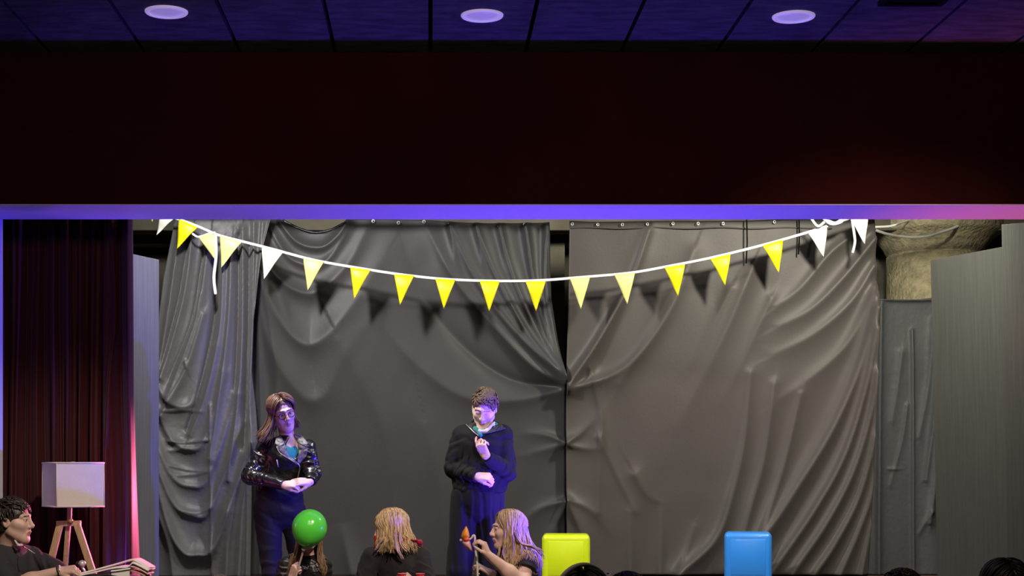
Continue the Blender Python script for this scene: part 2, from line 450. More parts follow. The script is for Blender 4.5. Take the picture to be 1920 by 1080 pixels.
def lerp_table(tab):
    xs = [a for a, b in tab]; ys = [b for a, b in tab]
    return lambda v: np.interp(v, xs, ys)
def catmull(pts, n=10):
    pts = np.array(pts, float)
    if len(pts) < 3: return pts
    Q = np.vstack([2 * pts[0] - pts[1], pts, 2 * pts[-1] - pts[-2]])
    out = []
    for i in range(len(pts) - 1):
        p0, p1, p2, p3 = Q[i:i + 4]
        for t in np.arange(n) / n:
            out.append(0.5 * ((2 * p1) + (-p0 + p2) * t + (2 * p0 - 5 * p1 + 4 * p2 - p3) * t * t + (-p0 + 3 * p1 - 3 * p2 + p3) * t ** 3))
    out.append(pts[-1])
    return np.array(out)
def fold_field(U, W, folds):
    """height of a cloth over its plane: every fold is a ridge (or groove) along a curve"""
    H = np.zeros_like(U)
    for fd in folds:
        pts, wd, am = fd[0], fd[1], fd[2]
        a1 = fd[3] if len(fd) > 3 else am * 0.3
        w1 = fd[4] if len(fd) > 4 else wd
        c = catmull(pts, 6)
        L = np.concatenate([[0], np.cumsum(np.linalg.norm(np.diff(c, axis=0), axis=1))]); L /= L[-1]
        m = max(wd, w1) * 4.2
        x0, x1, y0, y1 = c[:, 0].min() - m, c[:, 0].max() + m, c[:, 1].min() - m, c[:, 1].max() + m
        mask = (U > x0) & (U < x1) & (W > y0) & (W < y1)
        if not mask.any(): continue
        u, w = U[mask], W[mask]
        best = np.full(u.shape, 1e9); bt = np.zeros(u.shape); bs = np.zeros(u.shape)
        for i in range(len(c) - 1):
            ax, ay = c[i]; bx, by = c[i + 1] - c[i]
            l2 = bx * bx + by * by + 1e-9
            t = np.clip(((u - ax) * bx + (w - ay) * by) / l2, 0, 1)
            dx, dy = u - ax - t * bx, w - ay - t * by
            d = np.sqrt(dx * dx + dy * dy)
            k = d < best
            best[k] = d[k]; bt[k] = (L[i] + t * (L[i + 1] - L[i]))[k]
            bs[k] = np.sign(bx * dy - by * dx)[k]
        wid = wd + (w1 - wd) * bt
        wid = wid * np.where(bs > 0, 0.75, 1.25)
        amp = am + (a1 - am) * bt
        H[mask] += amp * 1.12 * np.exp(-1.25 * (np.sqrt((best / wid) ** 2 + 0.03) - 0.17))
    return H
def cloth(name, m, Y, xl, xr, yt, yb, folds, step=3.0, noise=0.004, seed=1, parent=None, solid=0.004, extra=None, gain=1.5, label=None, cat=None, group=None, lean=0.0):
    x0 = min(xl(y) for y in np.linspace(400, 1100, 30)); x1 = max(xr(y) for y in np.linspace(400, 1100, 30))
    nu = int((x1 - x0) / step) + 1; nv = int((yb - 405) / step) + 1
    s, t = np.meshgrid(np.linspace(0, 1, nu), np.linspace(0, 1, nv))
    W0 = 405 + t * (yb - 405)
    XL, XR = xl(W0), xr(W0)
    U = XL + s * (XR - XL)
    top = yt(U)
    W = top + t * (yb - top)
    XL, XR = xl(W), xr(W); U = XL + s * (XR - XL)
    H = gain * fold_field(U, W, folds)
    rng = np.random.RandomState(seed)
    for q in range(5):
        a = rng.rand() * 6.28; fr = 0.010 * 1.5 ** q
        H += noise / (1 + 0.5 * q) * np.sin(U * np.cos(a) * fr * 2 + W * np.sin(a) * fr * 0.8 + rng.rand() * 6 + 1.5 * np.sin(W * fr * 0.6 + q))
    if extra is not None: H = H + extra(U, W)
    Yp = Y - H + lean * (W - 880) / 200
    X = (U - HX) / FPX * Y; Z = CZ - (W - HY) / FPX * Y
    Vt = np.stack([X, Yp, Z], -1).reshape(-1, 3)
    i = np.arange(nv - 1)[:, None] * nu; j = np.arange(nu - 1)[None]
    q = np.stack([i + j, i + nu + j, i + nu + j + 1, i + j + 1], -1).reshape(-1, 4)
    mb = MB().addq(Vt, q)
    o = mb.build(name, m, parent, solid=solid, base=None if parent else (float(X.mean()), Y, PLZ))
    if label: tag(o, label, cat, group)
    return o

YB = 13.1
# --- centre drape
t = thing('backdrop_curtain', (P(770, 880, YB)[0], YB, PLZ), 'wide black cloth backdrop behind the two standing people, gathered at its right edge', 'stage curtain', 'cloths hung across the back of the stage')
mid_folds = [
    ([(525, 418), (558, 456), (602, 466), (632, 446), (652, 418)], 9, 0.03, 0.03),
    ([(505, 425), (545, 486), (602, 498), (642, 452), (656, 420)], 11, 0.028, 0.015),
    ([(486, 440), (520, 520), (585, 552), (650, 500), (690, 425)], 16, 0.045, 0.012, 24),
    ([(482, 480), (520, 590), (578, 648), (640, 600), (720, 480)], 20, 0.055, 0.006, 40),
    ([(480, 500), (505, 640), (560, 735), (605, 745), (650, 660), (740, 540)], 24, 0.055, 0.0, 60),
    ([(470, 460), (500, 560), (520, 700), (510, 860), (505, 1070)], 14, 0.02, 0.012, 22),
    ([(458, 420), (466, 560), (470, 700), (476, 860), (470, 1075)], 9, 0.012, 0.01),
    ([(482, 420), (484, 560), (490, 800), (488, 1075)], 8, 0.02, 0.02),
    ([(800, 425), (850, 520), (925, 612), (1000, 690), (1062, 722)], 17, 0.012, 0.055, 13),
    ([(846, 425), (890, 520), (960, 618), (1062, 719)], 15, 0.018, 0.05, 10),
    ([(893, 428), (930, 520), (990, 630), (1062, 716)], 13, 0.02, 0.04, 9),
    ([(936, 430), (965, 530), (1010, 630), (1062, 713)], 11, 0.02, 0.035, 7),
    ([(984, 428), (1000, 530), (1030, 640), (1062, 710)], 9, 0.03, 0.03, 6),
    ([(1024, 426), (1022, 530), (1040, 640), (1060, 705)], 8, 0.035, 0.03, 5),
    ([(760, 470), (800, 560), (870, 650), (960, 712), (1062, 726)], 26, -0.004, -0.05, 14),
    ([(690, 560), (760, 660), (860, 740), (960, 752), (1062, 728)], 40, 0.012, 0.03, 22),
    ([(640, 640), (720, 800), (740, 960), (735, 1075)], 60, 0.02, 0.015),
    ([(1062, 830), (1020, 815), (970, 812)], 6, 0.03, 0.0, 18), ([(1062, 832), (1015, 845), (960, 860)], 7, 0.02, 0.0, 22),
    ([(1062, 938), (1010, 955), (960, 1000)], 7, 0.025, 0.0, 22), ([(1062, 940), (1035, 1000), (1015, 1075)], 8, 0.03, 0.012, 22),
    ([(800, 800), (830, 940), (820, 1075)], 45, 0.012, 0.02), ([(640, 980), (660, 1075)], 22, 0.0, 0.03),
    ([(720, 1000), (700, 1075)], 18, 0.0, 0.03)]
for gx in (843, 893, 936, 984, 1024): mid_folds.append(([(gx, 424), (gx + 8, 470), (gx + 14, 520)], 6, 0.02, 0.0, 12))
xl_m = lerp_table([(400, 460), (1100, 456)])
xr_m = lerp_table([(400, 1029), (560, 1033), (640, 1045), (716, 1059.5), (832, 1059.5), (1100, 1060.5)])
yt_m = lerp_table([(440, 405), (520, 409), (545, 424), (580, 437), (610, 437), (640, 424), (652, 412), (720, 411), (800, 413), (850, 417), (900, 419), (1029, 418), (1066, 418)])
cloth('cloth', M_dr1, YB, xl_m, xr_m, yt_m, 1079, mid_folds, 3.0, 0.003, 3, t)
for gx, gy in [(652, 416), (700, 415), (747, 418), (795, 416), (843, 421), (893, 424), (936, 425), (984, 421), (1024, 423)]:
    q = P(gx, gy, YB - 0.03)
    a = np.arange(13) * 2 * math.pi / 12
    MB().tube(np.stack([q[0] + 0.011 * np.cos(a), 0 * a + q[1] - 0.004, q[2] + 0.011 * np.sin(a)], 1), 0.005, 8, ref=(0, 1, 0)).build('eyelet', M_eye, t)
MB().tube(np.array([P(x, y, YB - 0.01) for x, y in catmull([(530, 413), (560, 428), (590, 436), (620, 431), (648, 417)], 8)]), 0.011, 8).build('hem', mat('shiny_black_hem', (0.012, 0.012, 0.02), 0.25), t)
# --- right drape
t = thing('backdrop_curtain', (P(1350, 880, YB - 0.10)[0], YB - 0.10, PLZ), 'brownish black cloth backdrop right of the centre seam, with long sweeping folds', 'stage curtain', 'cloths hung across the back of the stage')
r_folds = [
    ([(1215, 432), (1180, 530), (1120, 640), (1062, 722)], 11, 0.022, 0.04, 9),
    ([(1160, 560), (1120, 640), (1064, 724)], 10, 0.012, 0.04, 8),
    ([(1300, 470), (1250, 590), (1170, 690), (1064, 732)], 20, 0.014, 0.04, 12),
    ([(1270, 520), (1220, 620), (1160, 720)], 16, 0.012, 0.012),
    ([(1410, 500), (1360, 620), (1300, 740), (1270, 800)], 18, 0.025, 0.005, 26),
    ([(1370, 540), (1320, 640), (1270, 720)], 14, 0.016, 0.0, 20),
    ([(1445, 560), (1390, 680), (1340, 780)], 16, 0.016, 0.0, 24),
    ([(1625, 425), (1560, 470), (1500, 540), (1455, 575)], 10, 0.035, 0.01, 16),
    ([(1636, 450), (1580, 520), (1520, 580), (1460, 612)], 12, 0.045, 0.008, 18),
    ([(1636, 500), (1590, 570), (1520, 630), (1450, 665)], 13, 0.035, 0.006, 20),
    ([(1637, 540), (1590, 640), (1530, 700), (1460, 750)], 14, 0.035, 0.005, 24),
    ([(1638, 560), (1606, 690), (1560, 800), (1500, 900), (1440, 990), (1370, 1070)], 15, 0.05, 0.05, 20),
    ([(1638, 580), (1618, 720), (1580, 850), (1520, 960), (1440, 1075)], 11, 0.055, 0.06, 17),
    ([(1640, 620), (1628, 760), (1596, 880), (1545, 980), (1480, 1075)], 10, 0.05, 0.06, 16),
    ([(1640, 700), (1632, 820), (1606, 930), (1560, 1020), (1520, 1078)], 10, 0.045, 0.06, 15),
    ([(1640, 820), (1630, 920), (1604, 1000), (1570, 1078)], 9, 0.04, 0.05, 14),
    ([(1640, 930), (1626, 1000), (1610, 1078)], 8, 0.03, 0.05, 11),
    ([(1405, 700), (1392, 830), (1372, 920), (1340, 1010), (1270, 1076)], 13, 0.012, 0.05, 16),
    ([(1450, 720), (1430, 860), (1405, 950), (1380, 1040)], 13, 0.012, 0.04, 16),
    ([(1500, 740), (1465, 880), (1430, 980), (1400, 1060)], 13, 0.012, 0.04),
    ([(1062, 830), (1090, 810), (1125, 770)], 7, 0.03, 0.0, 22), ([(1062, 834), (1100, 842), (1140, 838)], 7, 0.025, 0.0, 20),
    ([(1062, 940), (1090, 1000), (1110, 1075)], 8, 0.035, 0.012, 22), ([(1062, 936), (1110, 960), (1160, 1020)], 9, 0.02, 0.0, 25),
    ([(1105, 690), (1125, 780), (1122, 860), (1120, 960)], 10, 0.02, 0.012), ([(1122, 820), (1160, 900), (1190, 960)], 9, 0.014, 0.006),
    ([(1190, 890), (1215, 930), (1260, 950)], 16, 0.02, 0.0), ([(1180, 960), (1180, 1075)], 16, 0.012, 0.03),
    ([(1240, 960), (1235, 1075)], 14, 0.008, 0.03), ([(1300, 990), (1270, 1075)], 14, 0.008, 0.03)]
xl_r = lerp_table([(400, 1068), (560, 1066), (716, 1061), (832, 1061), (1100, 1063)])
xr_r = lerp_table([(400, 1639), (560, 1642), (640, 1638), (900, 1632), (1100, 1624)])
yt_r = lerp_table([(1060, 414), (1110, 416), (1200, 415), (1400, 414), (1540, 408), (1640, 405)])
cloth('cloth', M_dr2, YB - 0.10, xl_r, xr_r, yt_r, 1077, r_folds, 3.0, 0.003, 7, t)
zt, hem_d = P(0, 427, YB - 0.05)[2], 0.006
h = MB(); xs = np.linspace(1069, 1560, 60)
h.tube(np.array([P(x, 427.5 + 1.2 * math.sin(x * 0.05), YB - 0.115) for x in xs]), 0.006, 6); h.build('hem', M_dr2, t)
for gx, gy in [(1073, 420), (1121, 421), (1167, 421), (1214, 420), (1262, 419), (1309, 419), (1356, 419), (1452, 416)]:
    q = P(gx, gy, YB - 0.13)
    a = np.arange(13) * 2 * math.pi / 12
    MB().tube(np.stack([q[0] + 0.009 * np.cos(a), 0 * a + q[1], q[2] + 0.011 * np.sin(a)], 1), 0.0035, 8, ref=(0, 1, 0)).build('eyelet', M_eye, t)
for sx, y0, y1 in [(1400, 412, 494), (1498, 410, 477)]:
    MB().tube([P(sx, y0, YB - 0.16), P(sx + 1, (y0 + y1) / 2, YB - 0.17), P(sx - 1, y1, YB - 0.16)], 0.006, 6, ref=(0, 1, 0)).build('tie_string', M_black, t)
# --- left drape
l_folds = [
    ([(340, 425), (324, 540), (300, 690)], 6, 0.06, 0.04), ([(362, 440), (346, 560), (304, 710)], 8, 0.06, 0.05),
    ([(393, 455), (372, 590), (318, 745)], 13, 0.075, 0.05), ([(384, 590), (352, 690), (306, 780)], 9, 0.03, 0.05),
    ([(352, 450), (334, 560), (302, 690)], 3.5, -0.05, -0.02), ([(380, 480), (360, 600), (318, 710)], 3.5, -0.05, -0.01),
    ([(406, 490), (400, 600), (376, 720), (350, 805)], 4, -0.08, -0.03),
    ([(421, 480), (414, 620), (388, 740), (358, 815)], 10, 0.07, 0.03), ([(437, 460), (431, 600), (414, 740), (396, 860)], 9, 0.07, 0.03),
    ([(447, 440), (446, 600), (440, 730)], 4, -0.06, -0.02), ([(457, 430), (456, 600), (449, 740), (430, 900)], 7, 0.07, 0.03),
    ([(466, 460), (464, 640), (458, 840)], 4, -0.07, -0.05), ([(478, 420), (475, 600), (470, 760), (480, 850)], 6, 0.07, 0.07),
    ([(494, 420), (484, 560), (480, 700)], 6, 0.05, 0.03), ([(508, 415), (490, 500), (484, 600)], 5, 0.05, 0.03),
    ([(290, 700), (312, 748), (345, 764), (372, 742), (402, 650)], 12, 0.05, 0.02),
    ([(290, 740), (318, 816), (352, 842), (384, 826), (424, 700)], 12, 0.05, 0.02),
    ([(288, 800), (322, 888), (358, 912), (394, 892), (446, 740)], 12, 0.045, 0.02),
    ([(288, 840), (326, 940), (362, 966), (398, 950), (458, 790)], 12, 0.05, 0.03),
    ([(286, 860), (320, 985), (346, 1034), (372, 1040), (402, 1028), (440, 930), (476, 820)], 15, 0.075, 0.07),
    ([(286, 930), (316, 1010), (326, 1078)], 11, 0.06, 0.05), ([(478, 830), (458, 940), (448, 1078)], 10, 0.07, 0.06),
    ([(430, 960), (424, 1078)], 12, 0.03, 0.03),
    ([(468, 900), (464, 1078)], 7, 0.05, 0.06), ([(395, 760), (396, 900), (398, 1075)], 3, 0.016, 0.016),
    ([(308, 772), (350, 770), (380, 773)], 3, 0.016, 0.008), ([(318, 828), (350, 830), (392, 826)], 3, 0.016, 0.014),
    ([(322, 846), (350, 842), (374, 842)], 4, 0.014, 0.004), ([(322, 874), (356, 882), (390, 884)], 3, 0.016, 0.004),
    ([(336, 892), (366, 890), (394, 884)], 4, 0.016, 0.008), ([(345, 958), (372, 962), (398, 952)], 4, 0.018, 0.01),
    ([(375, 555), (372, 580), (365, 600)], 3, 0.02, 0.0), ([(350, 680), (356, 700), (362, 716)], 3, 0.02, 0.0)]
xl_l = lerp_table([(400, 330), (450, 321), (520, 307), (600, 297), (700, 290), (1100, 284)])
xr_l = lerp_table([(400, 512), (470, 494), (600, 478), (700, 474), (830, 486), (900, 474), (1100, 470)])
o = cloth('backdrop_curtain', M_dr0, YB - 0.19, xl_l, xr_l, lambda x: 0 * x + 405, 1080, l_folds, 2.2, 0.004, 11, solid=0.004, gain=1.2,
      label='grey crumpled cloth drape beside the left flat, bunched at top with deep drooping folds', cat='stage curtain', group='cloths hung across the back of the stage')
# --- narrow sheet over the column
n_folds = [([(1650, 570), (1647, 800), (1645, 1078)], 6, 0.03, 0.03), ([(1709, 620), (1711, 800), (1711, 1078)], 2.6, 0.02, 0.02),
           ([(1748, 600), (1740, 720), (1722, 820)], 8, 0.02, 0.01), ([(1755, 640), (1752, 760), (1735, 900)], 7, 0.03, 0.015),
           ([(1690, 660), (1680, 740), (1672, 790)], 8, 0.014, 0.008), ([(1756, 800), (1752, 900), (1742, 980)], 8, 0.03, 0.02),
           ([(1700, 760), (1690, 830), (1668, 910)], 5, 0.012, 0.006), ([(1668, 880), (1685, 880), (1698, 878)], 3, 0.01, 0.0),
           ([(1745, 960), (1730, 985), (1722, 1000)], 4, 0.014, 0.006), ([(1640, 562), (1700, 563), (1757, 562)], 4, 0.02, 0.02)]
xl_n = lerp_table([(400, 1640), (560, 1641), (800, 1637), (960, 1625), (1100, 1621)])
xr_n = lerp_table([(400, 1758), (600, 1759), (1100, 1774)])
cloth('backdrop_curtain', M_dr3, YB + 0.06, xl_n, xr_n, lerp_table([(1620, 557), (1660, 562), (1720, 562), (1775, 556)]), 1077, n_folds, 2.2, 0.004, 17,
      label='narrow wrinkled grey cloth panel hung below the bare concrete column', cat='stage curtain', group='cloths hung across the back of the stage')

# --- painted flats at the sides
M_flat = mat('painted_flat_grey', (0.040, 0.041, 0.0365), 0.7, bump=0.12, bscale=30, var=0.12, vscale=10, stretch=(6, 6, 0.25))
M_flat2 = mat('painted_flat_lavender', (0.085, 0.085, 0.108), 0.7, bump=0.12, bscale=30, var=0.12, vscale=10, stretch=(6, 6, 0.25))
M_batten = mat('flat_batten_wood', (0.2, 0.15, 0.1), 0.7, var=0.2, stretch=(8, 8, 1))
def flat(label, m, A, B, ztop, zbot, lean):
    """a hard flat standing between two plan points, with a batten frame behind"""
    A = np.array(A, float); B = np.array(B, float)
    d = unit(np.append(B - A, 0)); nrm = V3(-d[1], d[0], 0)
    if nrm[1] < 0: nrm = -nrm
    c = (A + B) / 2; t = thing('stage_flat', (c[0], c[1], zbot), label, 'stage flat')
    L = np.linalg.norm(B - A); R = np.stack([d, nrm, V3(0, 0, 1)], 1)
    mid = V3(c[0], c[1], (ztop + zbot) / 2)
    MB().box(mid, (L / 2, 0.006, (ztop - zbot) / 2), R).build('panel', m, t, smooth=False, bevel=0.003)
    fr = MB(); hh = (ztop - zbot) / 2
    for sx in (-1, 1): fr.box(mid + d * sx * (L / 2 - 0.03) + nrm * 0.022, (0.022, 0.015, hh - 0.01), R)
    for k in (-0.97, 0.0, 0.97): fr.box(mid + nrm * 0.022 + V3(0, 0, k * (hh - 0.02)), (L / 2 - 0.055, 0.014, 0.02), R)
    fr.build('batten_frame', M_batten, t, smooth=False)
    t.rotation_euler = (0, lean, 0)
    return t
flat('lavender grey painted flat between the maroon curtain and the grey drape', M_flat2, P(232, 880, 11.15)[:2], P(297, 880, 11.55)[:2], CZ + 1.513, STZ, 0.0)
flat('large grey painted flat standing at an angle right of the narrow cloth panel', M_flat, P(1761, 880, 11.8)[:2], P(1900, 880, 11.12)[:2], CZ + 1.546, STZ, -0.022)
flat('grey painted flat at the right edge of the picture, nearest the audience', M_flat, P(1892, 880, 10.95)[:2], P(2040, 880, 10.75)[:2], CZ + 1.68, STZ, -0.018)

# --- maroon house curtain
M_mar = mat('maroon_velvet', (0.050, 0.0035, 0.006), 0.6, bump=0.05, bscale=60, spec=0.25, sheen=0.12)
def pleats(U, W):
    k = (W - 405) / 700
    ph = U * 0.215 + 1.7 * np.sin(U * 0.037 + 1) + 0.5 * np.sin(W * 0.006 + U * 0.05)
    h = 0.045 * np.sin(ph) + 0.022 * np.sin(ph * 2.13 + 1.1 + 0.3 * np.sin(W * 0.01)) + 0.03 * np.sin(U * 0.06 + W * 0.0012)
    return h * (0.55 + 0.5 * k)
cloth('house_curtain', M_mar, 10.42, lerp_table([(400, -95), (1100, -95)]), lerp_table([(400, 252), (700, 254), (1100, 260)]), lambda x: 0 * x + 396, 1218,
      [([(244, 410), (246, 700), (252, 1200)], 7, 0.06, 0.06), ([(212, 420), (220, 600), (206, 760), (200, 1200)], 8, 0.03, 0.05)], 2.4, 0.002, 23, extra=pleats,
      label='dark maroon velvet curtain hanging at the left of the stage opening', cat='curtain')
# ------------------------------------------------------------------ bunting
YF = 12.72
M_fy = mat('yellow_pennant_film', (0.88, 0.76, 0.004), 0.45, bump=0.15, bscale=18)
M_fp = mat('overexposed_yellow_pennant_film', (0.90, 0.86, 0.28), 0.45, bump=0.10, bscale=18)  # yellow pennants near the lamps, overexposure put into the base colour
M_fw = mat('white_pennant_film', (0.92, 0.91, 0.80), 0.45)
M_rib = mat('white_ribbon', (0.88, 0.87, 0.84), 0.5)
t = thing('bunting', P(960, 880, YF) + V3(0, 0, -0.0), 'long string of yellow and white triangle pennants sagging across the stage', 'bunting')
rp = [(240, 376), (262, 386), (300, 400), (340, 413), (372, 425), (410, 441), (455, 453), (510, 467), (590, 488), (680, 504), (760, 516), (840, 524), (930, 527), (1010, 526), (1090, 520), (1180, 512), (1250, 500), (1340, 482), (1440, 457), (1520, 434), (1560, 421), (1590, 410), (1640, 392), (1670, 378)]
c = catmull(rp, 8)
MB().tube(np.array([P(x, y, YF + 0.004 * math.sin(x * 0.05) - 0.15 * max(0, (404 - y) / 28)) for x, y in c]), 0.0115, 6, flat=0.18, ref=(0, 1, 0)).build('ribbon', M_rib, t)
flags = [((272, 386), (292, 395), (286, 417), M_fp, 0.01), ((301, 402), (326, 411), (293, 441), M_fw, -0.02), ((336, 411), (371, 427), (332, 467), M_fy, 0.0),
         ((372, 444), (404, 437), (403, 487), M_fp, 0.03), ((413, 442), (453, 455), (415, 502), M_fp, -0.01), ((491, 462), (530, 475), (495, 524), M_fw, 0.0),
         ((569, 486), (608, 491), (577, 545), M_fp, 0.0), ((657, 502), (695, 507), (664, 561), M_fy, 0.0), ((739, 515), (777, 517), (750, 573), M_fy, 0.02),
         ((816, 523), (854, 525), (832, 580), M_fy, 0.03), ((899, 527), (937, 528), (917, 585), M_fy, 0.03), ((985, 528), (1023, 528), (1005, 584), M_fy, 0.0),
         ((1068, 522), (1106, 520), (1089, 580), M_fp, 0.0), ((1151, 515), (1190, 512), (1176, 571), M_fp, 0.0), ((1245, 502), (1284, 496), (1271, 556), M_fy, 0.0),
         ((1331, 486), (1369, 477), (1359, 536), M_fy, 0.01), ((1429, 461), (1467, 450), (1460, 512), M_fy, 0.0), ((1514, 437), (1550, 424), (1544, 482), M_fw, 0.0),
         ((1592, 409), (1627, 400), (1621, 458), M_fw, 0.0)]
for a, b, tip, m, curl in flags:
    n = 10; vs = []; fs = []
    idx = {}
    for i in range(n + 1):
        for j in range(n + 1 - i):
            k = n - i - j
            q = (np.array(a) * k + np.array(b) * j + np.array(tip) * i) / n
            dy = -0.012 - 0.012 * math.sin(math.pi * j / n) - curl * math.sin(2.5 * i / n) * 0.8 - 0.01 * math.sin(i * 0.6)
            idx[(i, j)] = len(vs); vs.append(P(q[0], q[1], YF) + V3(0, dy, 0))
    for i in range(n):
        for j in range(n - i):
            fs.append((idx[(i, j)], idx[(i + 1, j)], idx[(i, j + 1)]))
            if j < n - i - 1: fs.append((idx[(i + 1, j)], idx[(i + 1, j + 1)], idx[(i, j + 1)]))
    MB().add(vs, fs).build('pennant', m, t, solid=0.0015)
def ribbon(pts, name, parent, r=0.012, Y=YF):
    c = catmull(pts, 8)
    return MB().tube(np.array([P(p[0], p[1], Y - (p[2] if len(p) > 2 else 0)) for p in c]), r, 6, flat=0.18, ref=(0, 1, 0)).build(name, M_rib, parent)
ribbon([(404, 437, 0.03), (405, 480, 0.035), (401, 520, 0.03), (404, 552, 0.03)], 'ribbon_tail', t, 0.013)
ribbon([(360, 438, 0.02), (372, 444, 0.02), (392, 438, 0.025), (404, 436, 0.03)], 'ribbon_tail', t, 0.009)
ribbon([(1597, 408, 0.02), (1602, 440, 0.025), (1603, 455, 0.02), (1599, 474, 0.02)], 'ribbon_tail', t, 0.011)
ribbon([(1520, 408, 0.02), (1534, 424, 0.03), (1550, 414, 0.02), (1566, 418, 0.03), (1580, 410, 0.03)], 'ribbon_tail', t, 0.011)
ribbon([(1544, 410, 0.03), (1558, 420, 0.035), (1574, 418, 0.03), (1584, 411, 0.03)], 'ribbon_tail', t, 0.010)
# loose white cable and strip by the column
cab = catmull([(1642, 432), (1665, 439), (1700, 444), (1735, 443), (1770, 434), (1800, 422), (1822, 408)], 8)
tag(MB().tube(np.array([P(x, y, 13.36 + 0.40 * max(0, (x - 1740) / 82) ** 2) for x, y in cab]), 0.012, 8).build('cable', mat('white_cable', (0.75, 0.74, 0.68), 0.5)), 'white cable looping in front of the concrete column', 'cable')
cab = catmull([(1640, 426), (1670, 424), (1690, 418), (1724, 408)], 8)
tag(MB().tube(np.array([P(x, y, 13.40 + 0.37 * max(0, (x - 1680) / 44)) for x, y in cab]), 0.010, 8, flat=0.4).build('ribbon_strip', M_rib), 'short white strip above the looping cable by the column', 'ribbon')
# ------------------------------------------------------------------ cube seats
def cube_seat(label, m, px0, px1, ytop, Y, rot):
    x0, x1 = P(px0, 0, Y)[0], P(px1, 0, Y)[0]
    zt = P(0, ytop, Y)[2]; w = (x1 - x0) / 2
    t = thing('cube_seat', ((x0 + x1) / 2, Y + w, PLZ), label, 'cube seat', 'plastic cube seats before the backdrop')
    b = MB().box(((x0 + x1) / 2, Y + w, (zt + PLZ) / 2 + 0.003), (w, w, (zt - PLZ) / 2 - 0.003))
    o = b.build('shell', m, t, bevel=0.035, bevseg=5)
    o2 = MB().box(((x0 + x1) / 2, Y + 0.004, (zt + PLZ) / 2 + 0.0), (w - 0.048, 0.006, (zt - PLZ) / 2 - 0.05)).build('front_panel', m, t, bevel=0.002, bevseg=2)
    t.rotation_euler = (0, 0, rot)
M_lime = mat('lime_plastic', (0.62, 0.80, 0.006), 0.4, var=0.03, coat=0.2)
M_blue = mat('blue_plastic', (0.03, 0.27, 0.86), 0.35, var=0.03, coat=0.3)
cube_seat('bright lime green cube seat standing right of the woman with the pinwheel', M_lime, 1020, 1110, 1003, 12.3, -0.085)
cube_seat('bright blue cube seat standing alone before the right backdrop', M_blue, 1367, 1455, 999, 12.35, -0.19)

# ------------------------------------------------------------------ floor lamp
M_oak = mat('light_wood', (0.55, 0.36, 0.19), 0.5, var=0.18, vscale=14, stretch=(10, 10, 1), bump=0.05)
M_shade = mat('lamp_shade_fabric', (0.72, 0.66, 0.62), 0.8, bump=0.08, bscale=90, var=0.04)
YL = 9.95
b0 = P(130, 880, YL); b0[2] = STZ
t = thing('floor_lamp', b0, 'wooden tripod floor lamp with a square fabric shade, before the maroon curtain', 'lamp')
zt, zb = P(0, 868, YL)[2], P(0, 949, YL)[2]
hw = 0.150; ang = math.radians(30)
sh = MB(); n = 4
cs = [np.array([math.cos(ang + k * math.pi / 2 + math.pi / 4), math.sin(ang + k * math.pi / 2 + math.pi / 4)]) * hw * 1.414 for k in range(4)]
cx, cy = P(137, 880, YL)[0], YL
for z in (zb, zt):
    sh.v.append(np.array([[cx + c_[0] * (1.0 if z == zb else 0.985), cy + c_[1] * (1.0 if z == zb else 0.985), z] for c_ in cs])); sh.n += 4
for k in range(4): sh.f.append([k, (k + 1) % 4, 4 + (k + 1) % 4, 4 + k]); sh.mi.append(0)
sh.build('lamp_shade', M_shade, t, smooth=False, solid=0.005)
tr = MB()
for z in (zb, zt):
    for k in range(4):
        a, b = cs[k], cs[(k + 1) % 4]
        tr.tube([V3(cx + a[0], cy + a[1], z), V3(cx + b[0], cy + b[1], z)], 0.0055, 6)
for k in range(4):
    a = cs[k]; tr.tube([V3(cx + a[0], cy + a[1], zb), V3(cx + a[0] * .985, cy + a[1] * .985, zt)], 0.004, 6)
tr.build('shade_trim', M_shade, t)
MB().bar(P(130, 984, YL), P(131, 944, YL), 0.026, 0.026).build('pole', M_oak, t, smooth=False, bevel=0.003)
MB().bar(P(106, 982, YL), P(152, 981, YL), 0.032, 0.034, up=(0, 0, 1)).build('cross_bar', M_oak, t, smooth=False, bevel=0.004)
MB().lathe(P(133, 976, YL - 0.03), [(0.002, -0.02), (0.012, -0.018), (0.014, 0.0), (0.011, 0.016), (0.002, 0.018)], 16, axis=(0, 1, 0)).build('knob', M_oak, t)
MB().tube([P(118, 870, YL), P(137, 866, YL), P(156, 870, YL)], 0.003, 6).build('shade_carrier', M_eye, t)
for a, b in [((113, 982, -0.01), (50, 1232, 0.02)), ((128, 984, 0.03), (112, 1222, 0.28)), ((144, 982, -0.01), (226, 1232, 0.02))]:
    A, B = P(a[0], a[1], YL + a[2]), P(b[0], b[1], YL + b[2]); B[2] = STZ + 0.01
    lg = MB().bar(A, B, 0.042 if a[0] != 128 else 0.03, 0.03).build('leg', M_oak, t, smooth=False, bevel=0.004)

# ------------------------------------------------------------------ open paper / book at the left
M_page = mat('paper_page', (0.85, 0.82, 0.76), 0.7, var=0.03, vscale=20)
M_cover = mat('dark_cover', (0.03, 0.026, 0.025), 0.5)
YN = 9.15
t = thing('open_book', P(205, 1085, YN), 'large open book of loose white pages held by the reading man at the left', 'book')
def sheet(pts, y0, y1, name, m, thick=0.004, tw=0):
    c = catmull(pts, 6); mb = MB(); nn = len(c)
    rows = []
    for k in range(7):
        Yk = YN + y0 + (y1 - y0) * k / 6
        rows.append(np.array([P(x, y, YN) for x, y in c]) + V3(tw * k / 6, Yk - YN, 0.004 * math.sin(k)))
    i = np.arange(6)[:, None] * nn; j = np.arange(nn - 1)[None]
    mb.addq(np.concatenate(rows), np.stack([i + j, i + j + 1, i + nn + j + 1, i + nn + j], -1).reshape(-1, 4))
    return mb.build(name, m, t, solid=thick)
sheet([(143, 1078), (175, 1070), (215, 1059), (243, 1051), (254, 1053), (278, 1067)], 0.02, 0.24, 'page', M_page, 0.005)
